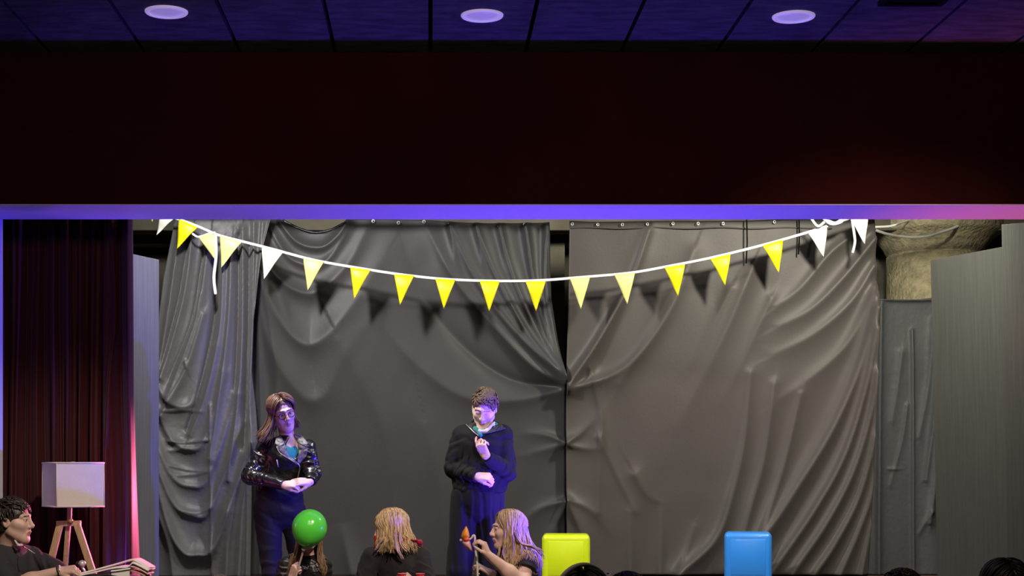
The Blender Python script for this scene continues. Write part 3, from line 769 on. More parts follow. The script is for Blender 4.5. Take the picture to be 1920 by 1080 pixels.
sheet([(148, 1080), (180, 1073), (215, 1065), (240, 1063), (249, 1056), (260, 1060), (279, 1070)], -0.02, 0.22, 'page', M_page, 0.006)
sheet([(246, 1062), (256, 1064), (268, 1070), (279, 1077)], -0.02, 0.18, 'page', mat('pinkish_page', (0.72, 0.55, 0.50), 0.7), 0.004)
sheet([(246, 1070), (258, 1073), (270, 1078), (274, 1082)], -0.03, 0.18, 'page', mat('tan_page', (0.45, 0.26, 0.16), 0.7), 0.004)
sheet([(210, 1071), (226, 1069), (246, 1066)], -0.045, 0.15, 'page', M_page, 0.004)
MB().box((P(228, 1078, YN)[0], YN - 0.03, P(228, 1079, YN)[2]), (0.052, 0.006, 0.032)).build('page_edge', M_page, t, smooth=False)
sheet([(142, 1084), (170, 1081), (205, 1077), (212, 1079), (250, 1086)], -0.04, 0.2, 'cover', M_cover, 0.012)
q = P(154, 1057, 9.42)
t = thing('round_trinket', P(155, 1075, 9.42), 'small round silver and black object beside the reading man\'s hand', 'trinket')
MB().lathe(q, [(0.001, -0.022), (0.014, -0.018), (0.021, -0.006), (0.022, 0.004), (0.016, 0.016), (0.001, 0.022)], 20).build('ball', mat('satin_silver', (0.6, 0.58, 0.58), 0.35, metal=0.4), t)
MB().lathe(q + V3(-0.022, -0.004, -0.002), [(0.001, -0.018), (0.013, -0.014), (0.017, 0.0), (0.012, 0.014), (0.001, 0.018)], 20).build('cap', mat('gloss_black', (0.02, 0.018, 0.018), 0.25), t)
MB().tube([q + V3(0, 0, -0.018), P(157, 1068, 9.42), P(161, 1078, 9.42)], 0.007, 8).build('stem', M_eye, t)
# ------------------------------------------------------------------ people: building blocks
UP = V3(0, 0, 1)
def frame(fw, up=UP):
    f = unit(fw); x = unit(np.cross(f, up)); u = np.cross(x, f)
    return np.stack([x, f, u], 1)           # columns: side, face direction, up
def add_head(F, c, R, s=1.0, neck_to=None, neck_r=0.052, young=0.0):
    def L(x, y, z): return np.asarray(c) + R @ (np.array([x, y, z]) * s)
    def E(x, y, z, rx, ry, rz, k=0.02, op='u'): F.ell(L(x, y, z), np.array([rx, ry, rz]) * s, R, k * s, op)
    def C(a, b, ra, rb, k=0.012, op='u'): F.cone(L(*a), L(*b), ra * s, rb * s, k * s, op)
    if neck_to is not None:
        F.cone(L(0, -0.022, -0.05), neck_to, neck_r * s, neck_r * s * 1.15, 0.02)
    E(0, -0.014, 0.036, 0.074, 0.094, 0.084)
    E(0, 0.026, -0.038, 0.059, 0.064, 0.074, 0.04)
    C((0, 0.066, -0.100), (0, 0.070, -0.103), 0.020, 0.018, 0.03)
    for q in (-1, 1):
        C((q * 0.052, 0.005, -0.055), (q * 0.018, 0.066, -0.098), 0.016, 0.014, 0.03)     # jaw line
        C((q * 0.040, 0.064, -0.018), (q * 0.054, 0.036, -0.010), 0.020, 0.018, 0.03)     # cheekbone
        C((q * 0.012, 0.086, 0.032), (q * 0.046, 0.066, 0.030), 0.011, 0.011, 0.014)      # brow
    for q in (-1, 1):
        F.ball(L(q * 0.031, 0.103, 0.011), 0.020 * s, 0.016 * s, 'sub')
        F.ball(L(q * 0.031, 0.0745, 0.010), 0.0145 * s, 0.003 * s)
        C((q * 0.017, 0.085, 0.016), (q * 0.045, 0.080, 0.013), 0.0042, 0.004, 0.004)     # upper lid
    C((0, 0.088, 0.022), (0, 0.108, -0.022), 0.008, 0.011, 0.012)
    C((0, 0.108, -0.022), (0, 0.107, -0.026), 0.0125, 0.012, 0.006)
    for q in (-1, 1): F.ball(L(q * 0.0125, 0.096, -0.030), 0.0088 * s, 0.007 * s)
    C((0, 0.088, -0.036), (0, 0.091, -0.052), 0.008, 0.007, 0.014)
    C((-0.019, 0.083, -0.060), (0, 0.094, -0.057), 0.0055, 0.0075, 0.006)
    C((0.019, 0.083, -0.060), (0, 0.094, -0.057), 0.0055, 0.0075, 0.006)
    C((-0.016, 0.082, -0.068), (0.016, 0.082, -0.068), 0.007, 0.007, 0.006)
    F.ball(L(0, 0.088, -0.070), 0.0085 * s, 0.008 * s)
    C((-0.022, 0.092, -0.0632), (0.022, 0.092, -0.0632), 0.0018, 0.0018, 0.003, 'sub')
    for q in (-1, 1):
        E(q * 0.077, -0.012, -0.002, 0.010, 0.021, 0.032, 0.008)
        E(q * 0.086, -0.008, 0.002, 0.006, 0.012, 0.020, 0.006, 'sub')
    return (np.asarray(c, float), R, s)
def face_mi(fr, eyes=True):
    c, R, s = fr
    def f(C):
        q = (C - c) @ R / s
        x, y, z = np.abs(q[:, 0]), q[:, 1], q[:, 2]
        m = np.zeros(len(C), int)
        m[(x < 0.021 - np.abs(z + 0.0632) * 0.7) & (y > 0.075) & (z > -0.077) & (z < -0.0525)] = 1
        m[(x > 0.012) & (x < 0.05) & (y > 0.055) & (z > 0.0288 - 0.12 * (x - 0.03)) & (z < 0.0338 - 0.12 * (x - 0.03))] = 2
        e = ((x - 0.031) / 0.0135) ** 2 + ((z - 0.0085) / 0.0058) ** 2
        if not eyes:                       # lowered lids: only a lash line
            m[(e < 1.3) & (z < 0.0062) & (z > 0.0028) & (y > 0.06)] = 2
            return m
        m[(e < 1) & (y > 0.06)] = 3
        e2 = ((x - 0.031) / 0.0062) ** 2 + ((z - 0.0085) / 0.0062) ** 2
        m[(e2 < 1) & (e < 1) & (y > 0.06)] = 2
        e3 = (e >= 1) & (e < 1.55) & (z > 0.0095) & (y > 0.06)
        m[e3] = 2
        return m
    return f
def add_hand(F, w, fd, nd, thumb=1, curl=(0.4, 0.4, 0.4, 0.4), s=1.0, tcurl=0.3, tout=0.7, spread=0.06):
    """w wrist, fd finger direction, nd direction of the back of the hand"""
    f = unit(fd); n = unit(np.asarray(nd) - f * (np.asarray(nd) @ f)); sd = np.cross(f, n) * thumb
    w = np.asarray(w, float)
    def L(a, b, c): return w + s * (a * f + b * sd + c * n)
    kx = [0.028, 0.0095, -0.0095, -0.027]; ky = [0.086, 0.090, 0.086, 0.078]
    ln = [0.072, 0.080, 0.074, 0.058]; rr = [0.0088, 0.0090, 0.0086, 0.0077]
    for i in range(4):
        F.cone(L(0.0, kx[i] * 0.55, 0), L(ky[i], kx[i], 0.004), 0.0165 * s, 0.0112 * s, 0.010 * s)
    F.cone(L(0.02, 0.02, -0.008), L(0.055, 0.022, -0.008), 0.014 * s, 0.011 * s, 0.015 * s)
    for i in range(4):
        a = L(ky[i], kx[i], 0.003); ang = 0; sp = spread * (1.5 - i)
        for j, fr in enumerate((0.46, 0.31, 0.23)):
            ang += curl[i] * (1.0, 1.1, 0.75)[j]
            d = (math.cos(ang) * f - math.sin(ang) * n) + sp * sd
            b = a + unit(d) * ln[i] * fr * s
            r0 = rr[i] * (1 - 0.09 * j) * s
            F.cone(a, b, r0, r0 * 0.91, 0.003)
            a = b
    a = L(0.018, 0.024, -0.006); ang = tout
    d0 = unit(math.cos(ang) * f + math.sin(ang) * sd - 0.25 * n)
    b = a + d0 * 0.042 * s; F.cone(a, b, 0.0145 * s, 0.0115 * s, 0.010 * s)
    d1 = unit(d0 + tcurl * (f * 0.8 - sd * 0.6 - n * 0.6)); c = b + d1 * 0.032 * s; F.cone(b, c, 0.0105 * s, 0.0095 * s, 0.004)
    d2 = unit(d1 + tcurl * (f * 0.4 - sd * 0.6 - n * 0.5)); e = c + d2 * 0.024 * s; F.cone(c, e, 0.0095 * s, 0.0078 * s, 0.003)
    return L(0.09, 0, 0)
def torso(F, neck, chest, waist, hip, fwd, hw, infl=0.0, k=0.05, ratio=1.55):
    """hw: half widths at shoulder line, chest, waist, hip"""
    fl = (fwd, ratio)
    side = unit(np.cross(unit(fwd), UP))
    F.cone(chest, waist, hw[1] + infl, hw[2] + infl, k, flat=fl)
    F.cone(waist, hip, hw[2] + infl, hw[3] + infl, k, flat=fl)
    F.cone(neck + V3(0, 0, -0.03), chest, 0.075 + infl, hw[1] * 0.9 + infl, k, flat=fl)
def hair_locks(mb, fr, n, L, seed=1, az0=52, az1=180, el=(-12, 4), r=(0.0034, 0.0060), wave=0.008, flare=0.25, body=None, part=0.0, front=36, back=-85, rad=(0.082, 0.103, 0.095), down=V3(0, 0, -1), side_len=None, pull=None, lift=0.006):
    c, R, s = fr; rng = np.random.RandomState(seed)
    ce = V3(0, -0.014, 0.034)
    for i in range(n):
        side = 1 if i % 2 else -1
        t = rng.rand()
        a = math.radians(front + (back - front) * t ** 0.9 + rng.uniform(-6, 6))
        v0 = unit(V3(part + side * rng.uniform(0.0, 0.10), math.sin(a), math.cos(a)))
        z0 = az0 if np.isscalar(az0) else az0[0 if side < 0 else 1]; fl_ = (flare if np.isscalar(flare) else flare[0 if side < 0 else 1]) * rng.uniform(0.25, 1.35)
        az = math.radians(z0 + (az1 - z0) * t + rng.uniform(-6, 6)); e = math.radians(rng.uniform(*el))
        v1 = V3(side * math.sin(az) * math.cos(e), math.cos(az) * math.cos(e), math.sin(e))
        om = math.acos(np.clip(v0 @ v1, -1, 1))
        lay = rng.uniform(0.0, 0.010)
        pts = []
        for q in np.linspace(0, 1, 7):
            v = (math.sin((1 - q) * om) * v0 + math.sin(q * om) * v1) / math.sin(om)
            loc = ce + v * (np.array(rad) + lay + lift * math.sin(q * math.pi))
            pts.append(c + R @ (loc * s))
        lf = L[0] + (L[1] - L[0]) * t
        if side_len: lf *= side_len[0] if side < 0 else side_len[1]
        lf *= rng.uniform(0.82, 1.08)
        m = 9; p = pts[-1]; tan = unit(pts[-1] - pts[-2]); outd = unit(R @ V3(v1[0], v1[1] * 0.6, 0))
        ph = rng.rand() * 6; wx = rng.uniform(0.4, 1.2) * wave; wd = unit(np.cross(down, outd))
        if pull is not None: dn = unit(down + pull(side, t))
        else: dn = down
        for j in range(1, m + 1):
            q = j / m
            d = unit(tan * max(0, 0.8 - 2.2 * q) + dn + outd * fl_ * (0.25 + q * q) * 0.6)
            p = p + d * lf / m
            w = p + wx * (np.sin(ph + q * 7) * wd + np.cos(ph * 1.3 + q * 6) * outd) * min(1, q * 1.5)
            if body is not None:
                for B in body: w = B.push(w, 0.007)
            pts.append(w)
        pts = np.array(pts)
        k = np.linspace(0, 1, len(pts))
        rr = rng.uniform(*r) * s * np.minimum(1, 0.45 + 3 * k) * np.where(k > 0.7, 1 - 0.8 * (k - 0.7) / 0.3, 1)
        mb.tube(pts, rr, 5, flat=0.6, ref=outd)
    return mb
def hair_cap(mb, fr, rad=(0.080, 0.101, 0.092), face=(0.064, 0.085, 0.135), fc=(0, 0.100, -0.052), nape=-0.05, groove=0.002, h=0.004, freq=380):
    c, R, s = fr
    F = SDF(c - 0.16, c + 0.16, h)
    F.ell(c + R @ (V3(0, -0.016, 0.036) * s), np.array(rad) * s, R, 0.01)
    F.ell(c + R @ (V3(0, -0.045, -0.02) * s), np.array([rad[0] * 0.9, rad[1] * 0.62, 0.075]) * s, R, 0.03)
    F.ell(c + R @ (np.array(fc) * s), np.array(face) * s, R, 0.012, 'sub')
    F.cut(c + R @ (V3(0, 0, nape) * s), -R[:, 2])
    F.wrinkle(R[:, 0] * 0.9 + R[:, 1] * 0.4, freq, groove, 3)
    return F.mesh(mb)
def short_locks(mb, fr, n, seed, L=0.05, sweep=V3(0.5, 0.6, 0.3), r=(0.004, 0.0075), el0=5, rad=(0.080, 0.101, 0.092), back_low=-25, hi=0.011):
    c, R, s = fr; rng = np.random.RandomState(seed)
    for i in range(n):
        az = rng.uniform(0, 2 * math.pi)
        lo = el0 + 22 * max(0, math.cos(az)) if math.cos(az) > 0 else back_low
        el = math.radians(rng.uniform(lo, 88))
        v = V3(math.sin(az) * math.cos(el), math.cos(az) * math.cos(el), math.sin(el))
        p = V3(0, -0.016, 0.036) + v * np.array(rad) * 0.98
        tdir = sweep - v * (sweep @ v) + 0.35 * rng.randn(3)
        if el < math.radians(30): tdir = tdir * 0.35 + V3(0, -0.2, -0.8)
        tdir = unit(tdir); l = L * rng.uniform(0.6, 1.25)
        pts = []
        for q in np.linspace(0, 1, 6):
            vv = unit(v + tdir * l * q / 0.095)
            w = V3(0, -0.016, 0.036) + vv * (np.array(rad) + 0.003 + hi * math.sin(min(1, q * 1.1) * 2.4))
            pts.append(c + R @ (w * s))
        k = np.linspace(0, 1, 6)
        mb.tube(np.array(pts), rng.uniform(*r) * s * np.array([0.6, 1, 1, 0.85, 0.55, 0.12]), 5, flat=0.6, ref=R @ v)
    return mb
def lock(mb, pts, r0, r1, n, spread, seed, ref=(0, 1, 0)):
    """a loose lock: several fine strands following one path"""
    rng = np.random.RandomState(seed)
    for q in range(n):
        j = rng.randn(3) * spread; k = rng.uniform(0.8, 1.0)
        c = catmull([p + j * (0.6 + 0.5 * i / len(pts)) + rng.randn(3) * 0.0015 for i, p in enumerate(pts)], 5)
        c = c[:max(6, int(len(c) * k))]
        k_ = np.linspace(0, 1, len(c)); mb.tube(c, np.linspace(r0, r1, len(c)) * np.minimum(1, 0.15 + 3 * k_), 5, flat=0.6, ref=ref)
def inside(poly, x, y):
    c = False; n = len(poly); j = n - 1
    for i in range(n):
        xi, yi = poly[i]; xj, yj = poly[j]
        if (yi > y) != (yj > y) and x < (xj - xi) * (y - yi) / (yj - yi) + xi: c = not c
        j = i
    return c
def patch(F, poly, Y0, name, m, parent, off=0.006, thick=0.005, nd=26):
    """a piece of cloth lying on another surface: the outline is triangulated and laid onto it"""
    bm = bmesh.new()
    from mathutils.geometry import delaunay_2d_cdt
    pts = []; n = len(poly)
    for i in range(n):
        a, b = np.array(poly[i], float), np.array(poly[(i + 1) % n], float)
        k = max(2, int(np.linalg.norm(b - a) / 1.5))
        for q in range(k): pts.append(tuple(a + (b - a) * q / k))
    nb = len(pts)
    xs = [p[0] for p in poly]; ys = [p[1] for p in poly]
    for x in np.arange(min(xs), max(xs), 1.6):
        for y in np.arange(min(ys), max(ys), 1.6):
            if inside(poly, x, y): pts.append((x, y))
    v, e, f, *_ = delaunay_2d_cdt([Vector(p) for p in pts], [(i, (i + 1) % nb) for i in range(nb)], [], 1, 1e-4)
    W = []
    for p in v: W.append(F.front(p[0], p[1], Y0))
    W = np.array(W)
    ymed = np.median(W[:, 1]); W[:, 1] = np.clip(W[:, 1], ymed - 0.09, ymed + 0.09)
    W[:, 1] -= off
    mb = MB().add(W, [tuple(q) for q in f])
    bm.free()
    return mb.build(name, m, parent, solid=thick)
def line_on(F, pts, Y0, r, name, m, parent, off=0.006, step=6):
    c = catmull(pts, step)
    W = np.array([F.front(x, y, Y0) for x, y in c]); W[:, 1] -= off
    return MB().tube(W, r, 6).build(name, m, parent)
def box_of(pts, pad): 
    a = np.array(pts); return a.min(0) - pad, a.max(0) + pad
def skin_set(n, col, lip=None):
    return [mat('skin_' + n, col, 0.5, bump=0.03, bscale=180, var=0.06, vscale=14, sss=0.15), mat('lips_' + n, lip or (col[0] * 0.8, col[1] * 0.5, col[2] * 0.5), 0.4),
            mat('brow_dark', (0.03, 0.02, 0.015), 0.6), mat('eye_white', (0.75, 0.73, 0.70), 0.3)]
M_shoe = mat('black_shoe', (0.012, 0.012, 0.012), 0.4)
M_blackcloth = mat('black_knit', (0.010, 0.010, 0.011), 0.75, bump=0.1, bscale=140, sheen=0.02, spec=0.15)
M_char = mat('charcoal_cotton', (0.030, 0.029, 0.028), 0.85, bump=0.15, bscale=110, sheen=0.05, spec=0.2)
M_leather = mat('black_leather', (0.010, 0.010, 0.011), 0.27, bump=0.12, bscale=60, coat=0.3)
M_lapel = mat('grey_shine_leather', (0.17, 0.16, 0.16), 0.5, bump=0.12, bscale=50, var=0.2, vscale=30)  # shine on the black lapels put into a grey base colour
M_navy = mat('navy_trousers', (0.010, 0.009, 0.020), 0.7, bump=0.1, bscale=120, sheen=0.03, spec=0.2)
M_teal = mat('teal_shirt', (0.01, 0.26, 0.24), 0.7)
M_zip = mat('silver_zip', (0.75, 0.73, 0.70), 0.3, metal=0.8)
def shoes(parent, ankles, fwd):
    for a in ankles:
        F = SDF(np.array(a) - 0.25, np.array(a) + 0.25, 0.006)
        b = np.array(a, float); b[2] = STZ + 0.045; f = unit(V3(fwd[0], fwd[1], 0))
        F.cone(b - f * 0.05, b + f * 0.13, 0.042, 0.036, 0.02, flat=(UP, 1.15)); F.cone(b - f * 0.04 + V3(0, 0, 0.03), b - f * 0.02 + V3(0, 0, 0.06), 0.042, 0.045, 0.02)
        F.cut((0, 0, STZ + 0.004), (0, 0, -1))
        F.mesh().build('shoe', M_shoe, parent)
# ------------------------------------------------------------------ standing woman in the leather jacket
Y0 = 10.85
def Q(px, py, dy=0.0): return P(px, py, Y0 + dy)
root = thing('person', (P(518, 880, Y0)[0], Y0, STZ), 'standing woman in a black leather jacket and glasses, hands clasped at her waist', 'person')
hc = Q(530, 775, -0.01)
R = frame((0.36, -0.88, -0.20), unit((-0.30, 0.05, 0.95)))
fwd = unit((0.18, -1, 0))
sl, sr = Q(497, 843, 0.02), Q(575, 840, 0.0)
el, wl = Q(469, 893, -0.06), Q(531, 909, -0.215)
er, wr = Q(586, 888, -0.04), Q(582, 903, -0.17)
neck, chest, waist, hip = Q(541, 828, 0.02), Q(535, 858, 0.0), Q(528, 905, 0.0), Q(524, 948, 0.02)
hl, hr = Q(501, 955, 0.0), Q(548, 957, 0.05)
kl, kr = Q(510, 1072, -0.02), Q(566, 1066, 0.06)
al, ar = Q(511, 1196, 0.05), Q(560, 1192, 0.02)
F = SDF(*box_of([sl, sr, el, er, hc + (0, 0, .14), hc - (0, .14, 0), wl - (0, .06, 0), wr, al - (0, .02, .05), ar, hip + (0, .14, 0)], 0.10), 0.0035)
torso(F, neck, chest, waist, hip, fwd, (0.15, 0.13, 0.105, 0.15))
F.limb([neck - (0, 0, .03), sl], [0.05, 0.045], 0.04); F.limb([neck - (0, 0, .03), sr], [0.05, 0.045], 0.04)
F.limb([sl, el, wl], [0.045, 0.036, 0.024]); F.limb([sr, er, wr], [0.045, 0.036, 0.024])
F.limb([hl, kl, al], [0.080, 0.052, 0.036]); F.limb([hr, kr, ar], [0.080, 0.052, 0.036])
fr = add_head(F, hc, R, 0.98, neck, 0.047)
add_hand(F, wl, (1, -0.12, 0.02), (0.15, -0.75, 0.65), 1, (0.85, 0.9, 0.95, 1.0), 0.92, 0.4, 0.35)
add_hand(F, wr, (-0.90, -0.40, -0.04), (-0.25, -0.75, 0.55), -1, (0.12, 0.10, 0.10, 0.15), 0.92, 0.25, 0.55)
F.mesh(mi=face_mi(fr)).build('body', skin_set('rosy', (0.72, 0.48, 0.42), (0.58, 0.27, 0.25)), root)
# jacket
J = SDF(*box_of([sl, sr, el, er, wl, wr, hip, chest - (0, .15, 0), chest + (0, .2, 0)], 0.10), 0.005)
torso(J, neck - (0, 0, .02), chest, waist, Q(526, 915, 0.01), fwd, (0.15, 0.135, 0.118, 0.136), 0.018)
J.limb([neck - (0, 0, .045), sl], [0.05, 0.056], 0.05); J.limb([neck - (0, 0, .045), sr], [0.05, 0.056], 0.05)
J.limb([sl, el], [0.060, 0.056], 0.03); J.limb([el, wl], [0.054, 0.037], 0.02)
J.limb([sr, er], [0.060, 0.053], 0.03); J.limb([er, wr], [0.052, 0.037], 0.02)
J.ell(Q(548, 830, -0.13), (0.050, 0.125, 0.120), k=0.02, op='sub')
for c_, ax_ in ((el, wl - el), (er, wr - er)): J.wrinkle(ax_, 105, 0.0075, 5, c_, 0.19)
for a_, b_ in ((sl, el), (sr, er)): J.wrinkle(b_ - a_, 95, 0.0055, 8, (a_ + b_) / 2, 0.14)
J.wrinkle((0.7, 0, 0.7), 55, 0.003, 4)
J.cut(Q(528, 921, 0), (0.05, 0, -1))
J.cutbox(wl + unit(wl - el) * 0.004, wl - el, 0.075); J.cutbox(wr + unit(wr - er) * 0.004, wr - er, 0.06)
jo = J.mesh().build('leather_jacket', M_leather, root)
T = SDF(*box_of([chest, neck], 0.2), 0.006)
torso(T, neck - (0, 0, .035), chest, waist, waist - (0, 0, .05), fwd, (0.15, 0.125, 0.105, 0.11), 0.014)
T.ell(Q(545, 818, -0.10), (0.05, 0.13, 0.075), k=0.01, op='sub')
T.mesh().build('top', M_teal, root)
patch(J, [(521, 822), (530, 826), (547, 858), (560, 869), (556, 871), (536, 858), (518, 838)], Y0, 'lapel', M_lapel, root)
patch(J, [(560, 822), (574, 832), (577, 845), (574, 856), (560, 870), (558, 866), (561, 845), (556, 832)], Y0, 'lapel', M_lapel, root)
patch(J, [(552, 812), (566, 817), (577, 830), (575, 838), (562, 832), (553, 824)], Y0, 'collar', M_lapel, root, 0.010)
patch(J, [(518, 818), (527, 818), (534, 832), (524, 838), (516, 832)], Y0, 'collar', M_lapel, root, 0.010)
line_on(J, [(519, 838), (526, 850), (545, 862), (561, 872), (560, 890), (556, 900)], Y0, 0.0035, 'zip', M_zip, root, 0.008)
line_on(J, [(519, 862), (522, 876)], Y0, 0.004, 'zip', M_zip, root)
line_on(J, [(477, 846), (484, 852), (496, 856)], Y0, 0.004, 'shoulder_seam', M_lapel, root, 0.004)
# trousers
K = SDF(*box_of([hl, hr, kl, kr, al, ar, waist], 0.16), 0.006)
torso(K, waist, Q(527, 918, 0), Q(525, 932, 0.01), hip, fwd, (0.10, 0.118, 0.135, 0.158), 0.012, ratio=1.35)
K.limb([hl, kl, al], [0.094, 0.066, 0.055], 0.012, 0.004); K.limb([hr, kr, ar], [0.088, 0.064, 0.055], 0.012, 0.004)
K.cone(Q(524, 963, -0.16), Q(533, 1100, -0.12), 0.012, 0.018, 0.03, 'sub'); K.cone(Q(516, 948, -0.16), Q(540, 968, -0.13), 0.006, 0.004, 0.015, 'sub')
K.wrinkle((0.8, 0, 0.5), 70, 0.004, 3, Q(530, 968), 0.16); K.wrinkle((0.2, 0, 1), 60, 0.003, 6)
K.cut(Q(527, 912), (0, 0, 1)); K.cut(al + (0, 0, -0.02), (0, 0, -1))
K.mesh().build('trousers', M_navy, root)
shoes(root, [al, ar], fwd)
# hair and glasses
M_hair1 = mat('hair_brown_pink', (0.09, 0.052, 0.034), 0.36, var=0.35, vscale=50, stretch=(1, 1, 0.15), color2=(0.28, 0.15, 0.10))
hb = MB(); hair_cap(hb, fr)
hair_locks(hb, fr, 480, (0.165, 0.15), 4, (62, 56), 180, (-14, -2), flare=(0.8, 1.75), front=34, lift=0.014, body=[J], side_len=(0.90, 1.25), part=-0.01, wave=0.007)
hb.build('hair', M_hair1, root)
g = MB(); c_, R_, s_ = fr
for q in (-1, 1):
    a = np.arange(17) * 2 * math.pi / 16
    ring = np.stack([q * 0.033 + 0.025 * np.cos(a), 0.108 - 0.10 * (np.abs(q * 0.033 + 0.025 * np.cos(a)) - 0.02) ** 1, 0.006 + 0.020 * np.sin(a)], 1)
    g.tube(np.array([c_ + R_ @ (p * s_) for p in ring]), 0.0022, 6)
    g.tube([c_ + R_ @ (np.array(p) * s_) for p in ((q * 0.058, 0.104, 0.010), (q * 0.074, 0.05, 0.010), (q * 0.079, -0.01, 0.006))], 0.0022, 6)
g.tube([c_ + R_ @ (np.array(p) * s_) for p in ((-0.009, 0.110, 0.009), (0, 0.113, 0.012), (0.009, 0.110, 0.009))], 0.002, 6)
g.build('glasses', M_black, root)

# ------------------------------------------------------------------ standing man in the dark zip jacket
Y0 = 10.75
root = thing('person', (P(895, 880, Y0)[0], Y0, STZ), 'standing man in a dark zip jacket and wide trousers, looking down with one hand raised', 'person')
hc = Q(908, 766, -0.02)
R = frame((-0.17, -0.86, -0.56), unit((0.06, -0.36, 0.92)))
fwd = unit((-0.05, -1, 0))
sl, sr = Q(866, 818, 0.02), Q(942, 816, 0.0)
el, wl = Q(850, 878, 0.0), Q(895, 893, -0.17)
er, wr = Q(950, 884, -0.06), Q(912, 856, -0.21)
neck, chest, waist, hip = Q(906, 806, 0.03), Q(903, 838, 0.0), Q(901, 892, 0.0), Q(896, 935, 0.02)
hl, hr = Q(871, 948, 0.02), Q(919, 948, 0.02)
kl, kr = Q(862, 1070, 0.0), Q(922, 1070, 0.0)
al, ar = Q(858, 1188, 0.06), Q(928, 1188, 0.06)
F = SDF(*box_of([sl, sr, el, er, hc + (0, 0, .14), hc - (0, .14, 0), wl - (0, .1, 0), wr - (0, .06, 0), al - (0, .02, .05), ar, hip + (0, .14, 0)], 0.10), 0.0035)
torso(F, neck, chest, waist, hip, fwd, (0.17, 0.145, 0.13, 0.145))
F.limb([neck - (0, 0, .03), sl], [0.05, 0.05], 0.04); F.limb([neck - (0, 0, .03), sr], [0.05, 0.05], 0.04)
F.limb([sl, el, wl], [0.05, 0.04, 0.027]); F.limb([sr, er, wr], [0.05, 0.04, 0.027])
F.limb([hl, kl, al], [0.085, 0.056, 0.040]); F.limb([hr, kr, ar], [0.085, 0.056, 0.040])
fr = add_head(F, hc, R, 1.0, neck, 0.055)
add_hand(F, wl, (0.95, -0.30, -0.10), (0.1, -0.75, 0.65), 1, (0.9, 0.95, 1.0, 1.05), 0.98, 0.8, 0.4)
add_hand(F, wr, (-0.42, -0.25, 0.88), (-0.45, -0.80, -0.30), -1, (0.45, 0.85, 1.0, 1.1), 1.0, 0.45, 0.45)
F.mesh(mi=face_mi(fr, False)).build('body', skin_set('fair', (0.76, 0.54, 0.45)), root)
J = SDF(*box_of([sl, sr, el, er, wl, wr, hip, chest - (0, .15, 0), chest + (0, .2, 0)], 0.10), 0.005)
torso(J, neck - (0, 0, .02), chest, waist, Q(898, 918, 0.01), fwd, (0.17, 0.150, 0.155, 0.160), 0.020, ratio=1.35)
J.limb([neck - (0, 0, .05), sl], [0.055, 0.066], 0.06); J.limb([neck - (0, 0, .05), sr], [0.055, 0.066], 0.06)
J.limb([sl, el], [0.070, 0.064], 0.014); J.limb([el, wl], [0.062, 0.040], 0.010)
J.limb([sr, er], [0.070, 0.064], 0.014); J.limb([er, wr], [0.062, 0.040], 0.010)
J.limb([Q(885, 806, 0.05), Q(892, 796, -0.06), Q(905, 806, -0.11)], [0.02, 0.016, 0.014], 0.015)
J.ell(Q(905, 796, -0.10), (0.062, 0.10, 0.055), k=0.02, op='sub')
for c_, ax_ in ((el, wl - el), (er, wr - er)): J.wrinkle(ax_, 80, 0.008, 15, c_, 0.2)
J.wrinkle(wl - el, 110, 0.007, 2, (el + wl) / 2, 0.13)
for a_, b_ in ((sl, el), (sr, er)): J.wrinkle(b_ - a_ + (0.2, 0, 0), 60, 0.006, 9, (a_ + b_) / 2, 0.16)
J.wrinkle((0.5, 0, 0.8), 40, 0.004, 14); J.wrinkle((0.1, 0, 1), 70, 0.006, 24, Q(897, 915), 0.2)
J.cut(Q(898, 924, 0), (0.03, 0, -1))
J.cutbox(wl + unit(wl - el) * 0.0, wl - el, 0.075); J.cutbox(wr, wr - er, 0.075)
J.mesh().build('zip_jacket', M_blackcloth, root)
# collar: two raised flaps either side of the neck
M_collar = mat('dark_collar', (0.022, 0.024, 0.022), 0.7, bump=0.1, bscale=120)
patch(J, [(884, 789), (891, 783), (893, 795), (895, 806), (899, 818), (890, 812), (878, 799)], Y0, 'collar', M_collar, root, 0.014, 0.008)
patch(J, [(926, 786), (936, 792), (947, 804), (934, 808), (918, 812), (905, 815), (914, 806), (921, 796)], Y0, 'collar', M_collar, root, 0.014, 0.008)
line_on(J, [(874, 796), (882, 804), (890, 812), (897, 817)], Y0, 0.003, 'zip', M_zip, root, 0.024)
T = SDF(*box_of([chest, neck], 0.2), 0.005)
torso(T, neck - (0, 0, .035), chest, waist, waist - (0, 0, .05), fwd, (0.15, 0.135, 0.125, 0.13), 0.012)
T.limb([Q(886, 800, -0.03), Q(892, 806, -0.085), Q(900, 816, -0.11)], [0.018, 0.016, 0.02], 0.02)
T.limb([Q(930, 796, -0.03), Q(926, 802, -0.07)], [0.016, 0.014], 0.02)
T.mesh().build('shirt', mat('green_shirt', (0.015, 0.22, 0.13), 0.7), root)
n_ = SDF(*box_of([neck], 0.16), 0.004)
n_.limb([Q(890, 800, -0.02), Q(899, 809, -0.10), Q(911, 809, -0.105), Q(924, 797, -0.06), Q(928, 792, 0.0)], [0.012, 0.013, 0.013, 0.013, 0.01], 0.012)
n_.mesh().build('shirt_collar', mat('pale_collar', (0.62, 0.58, 0.55), 0.7), root)
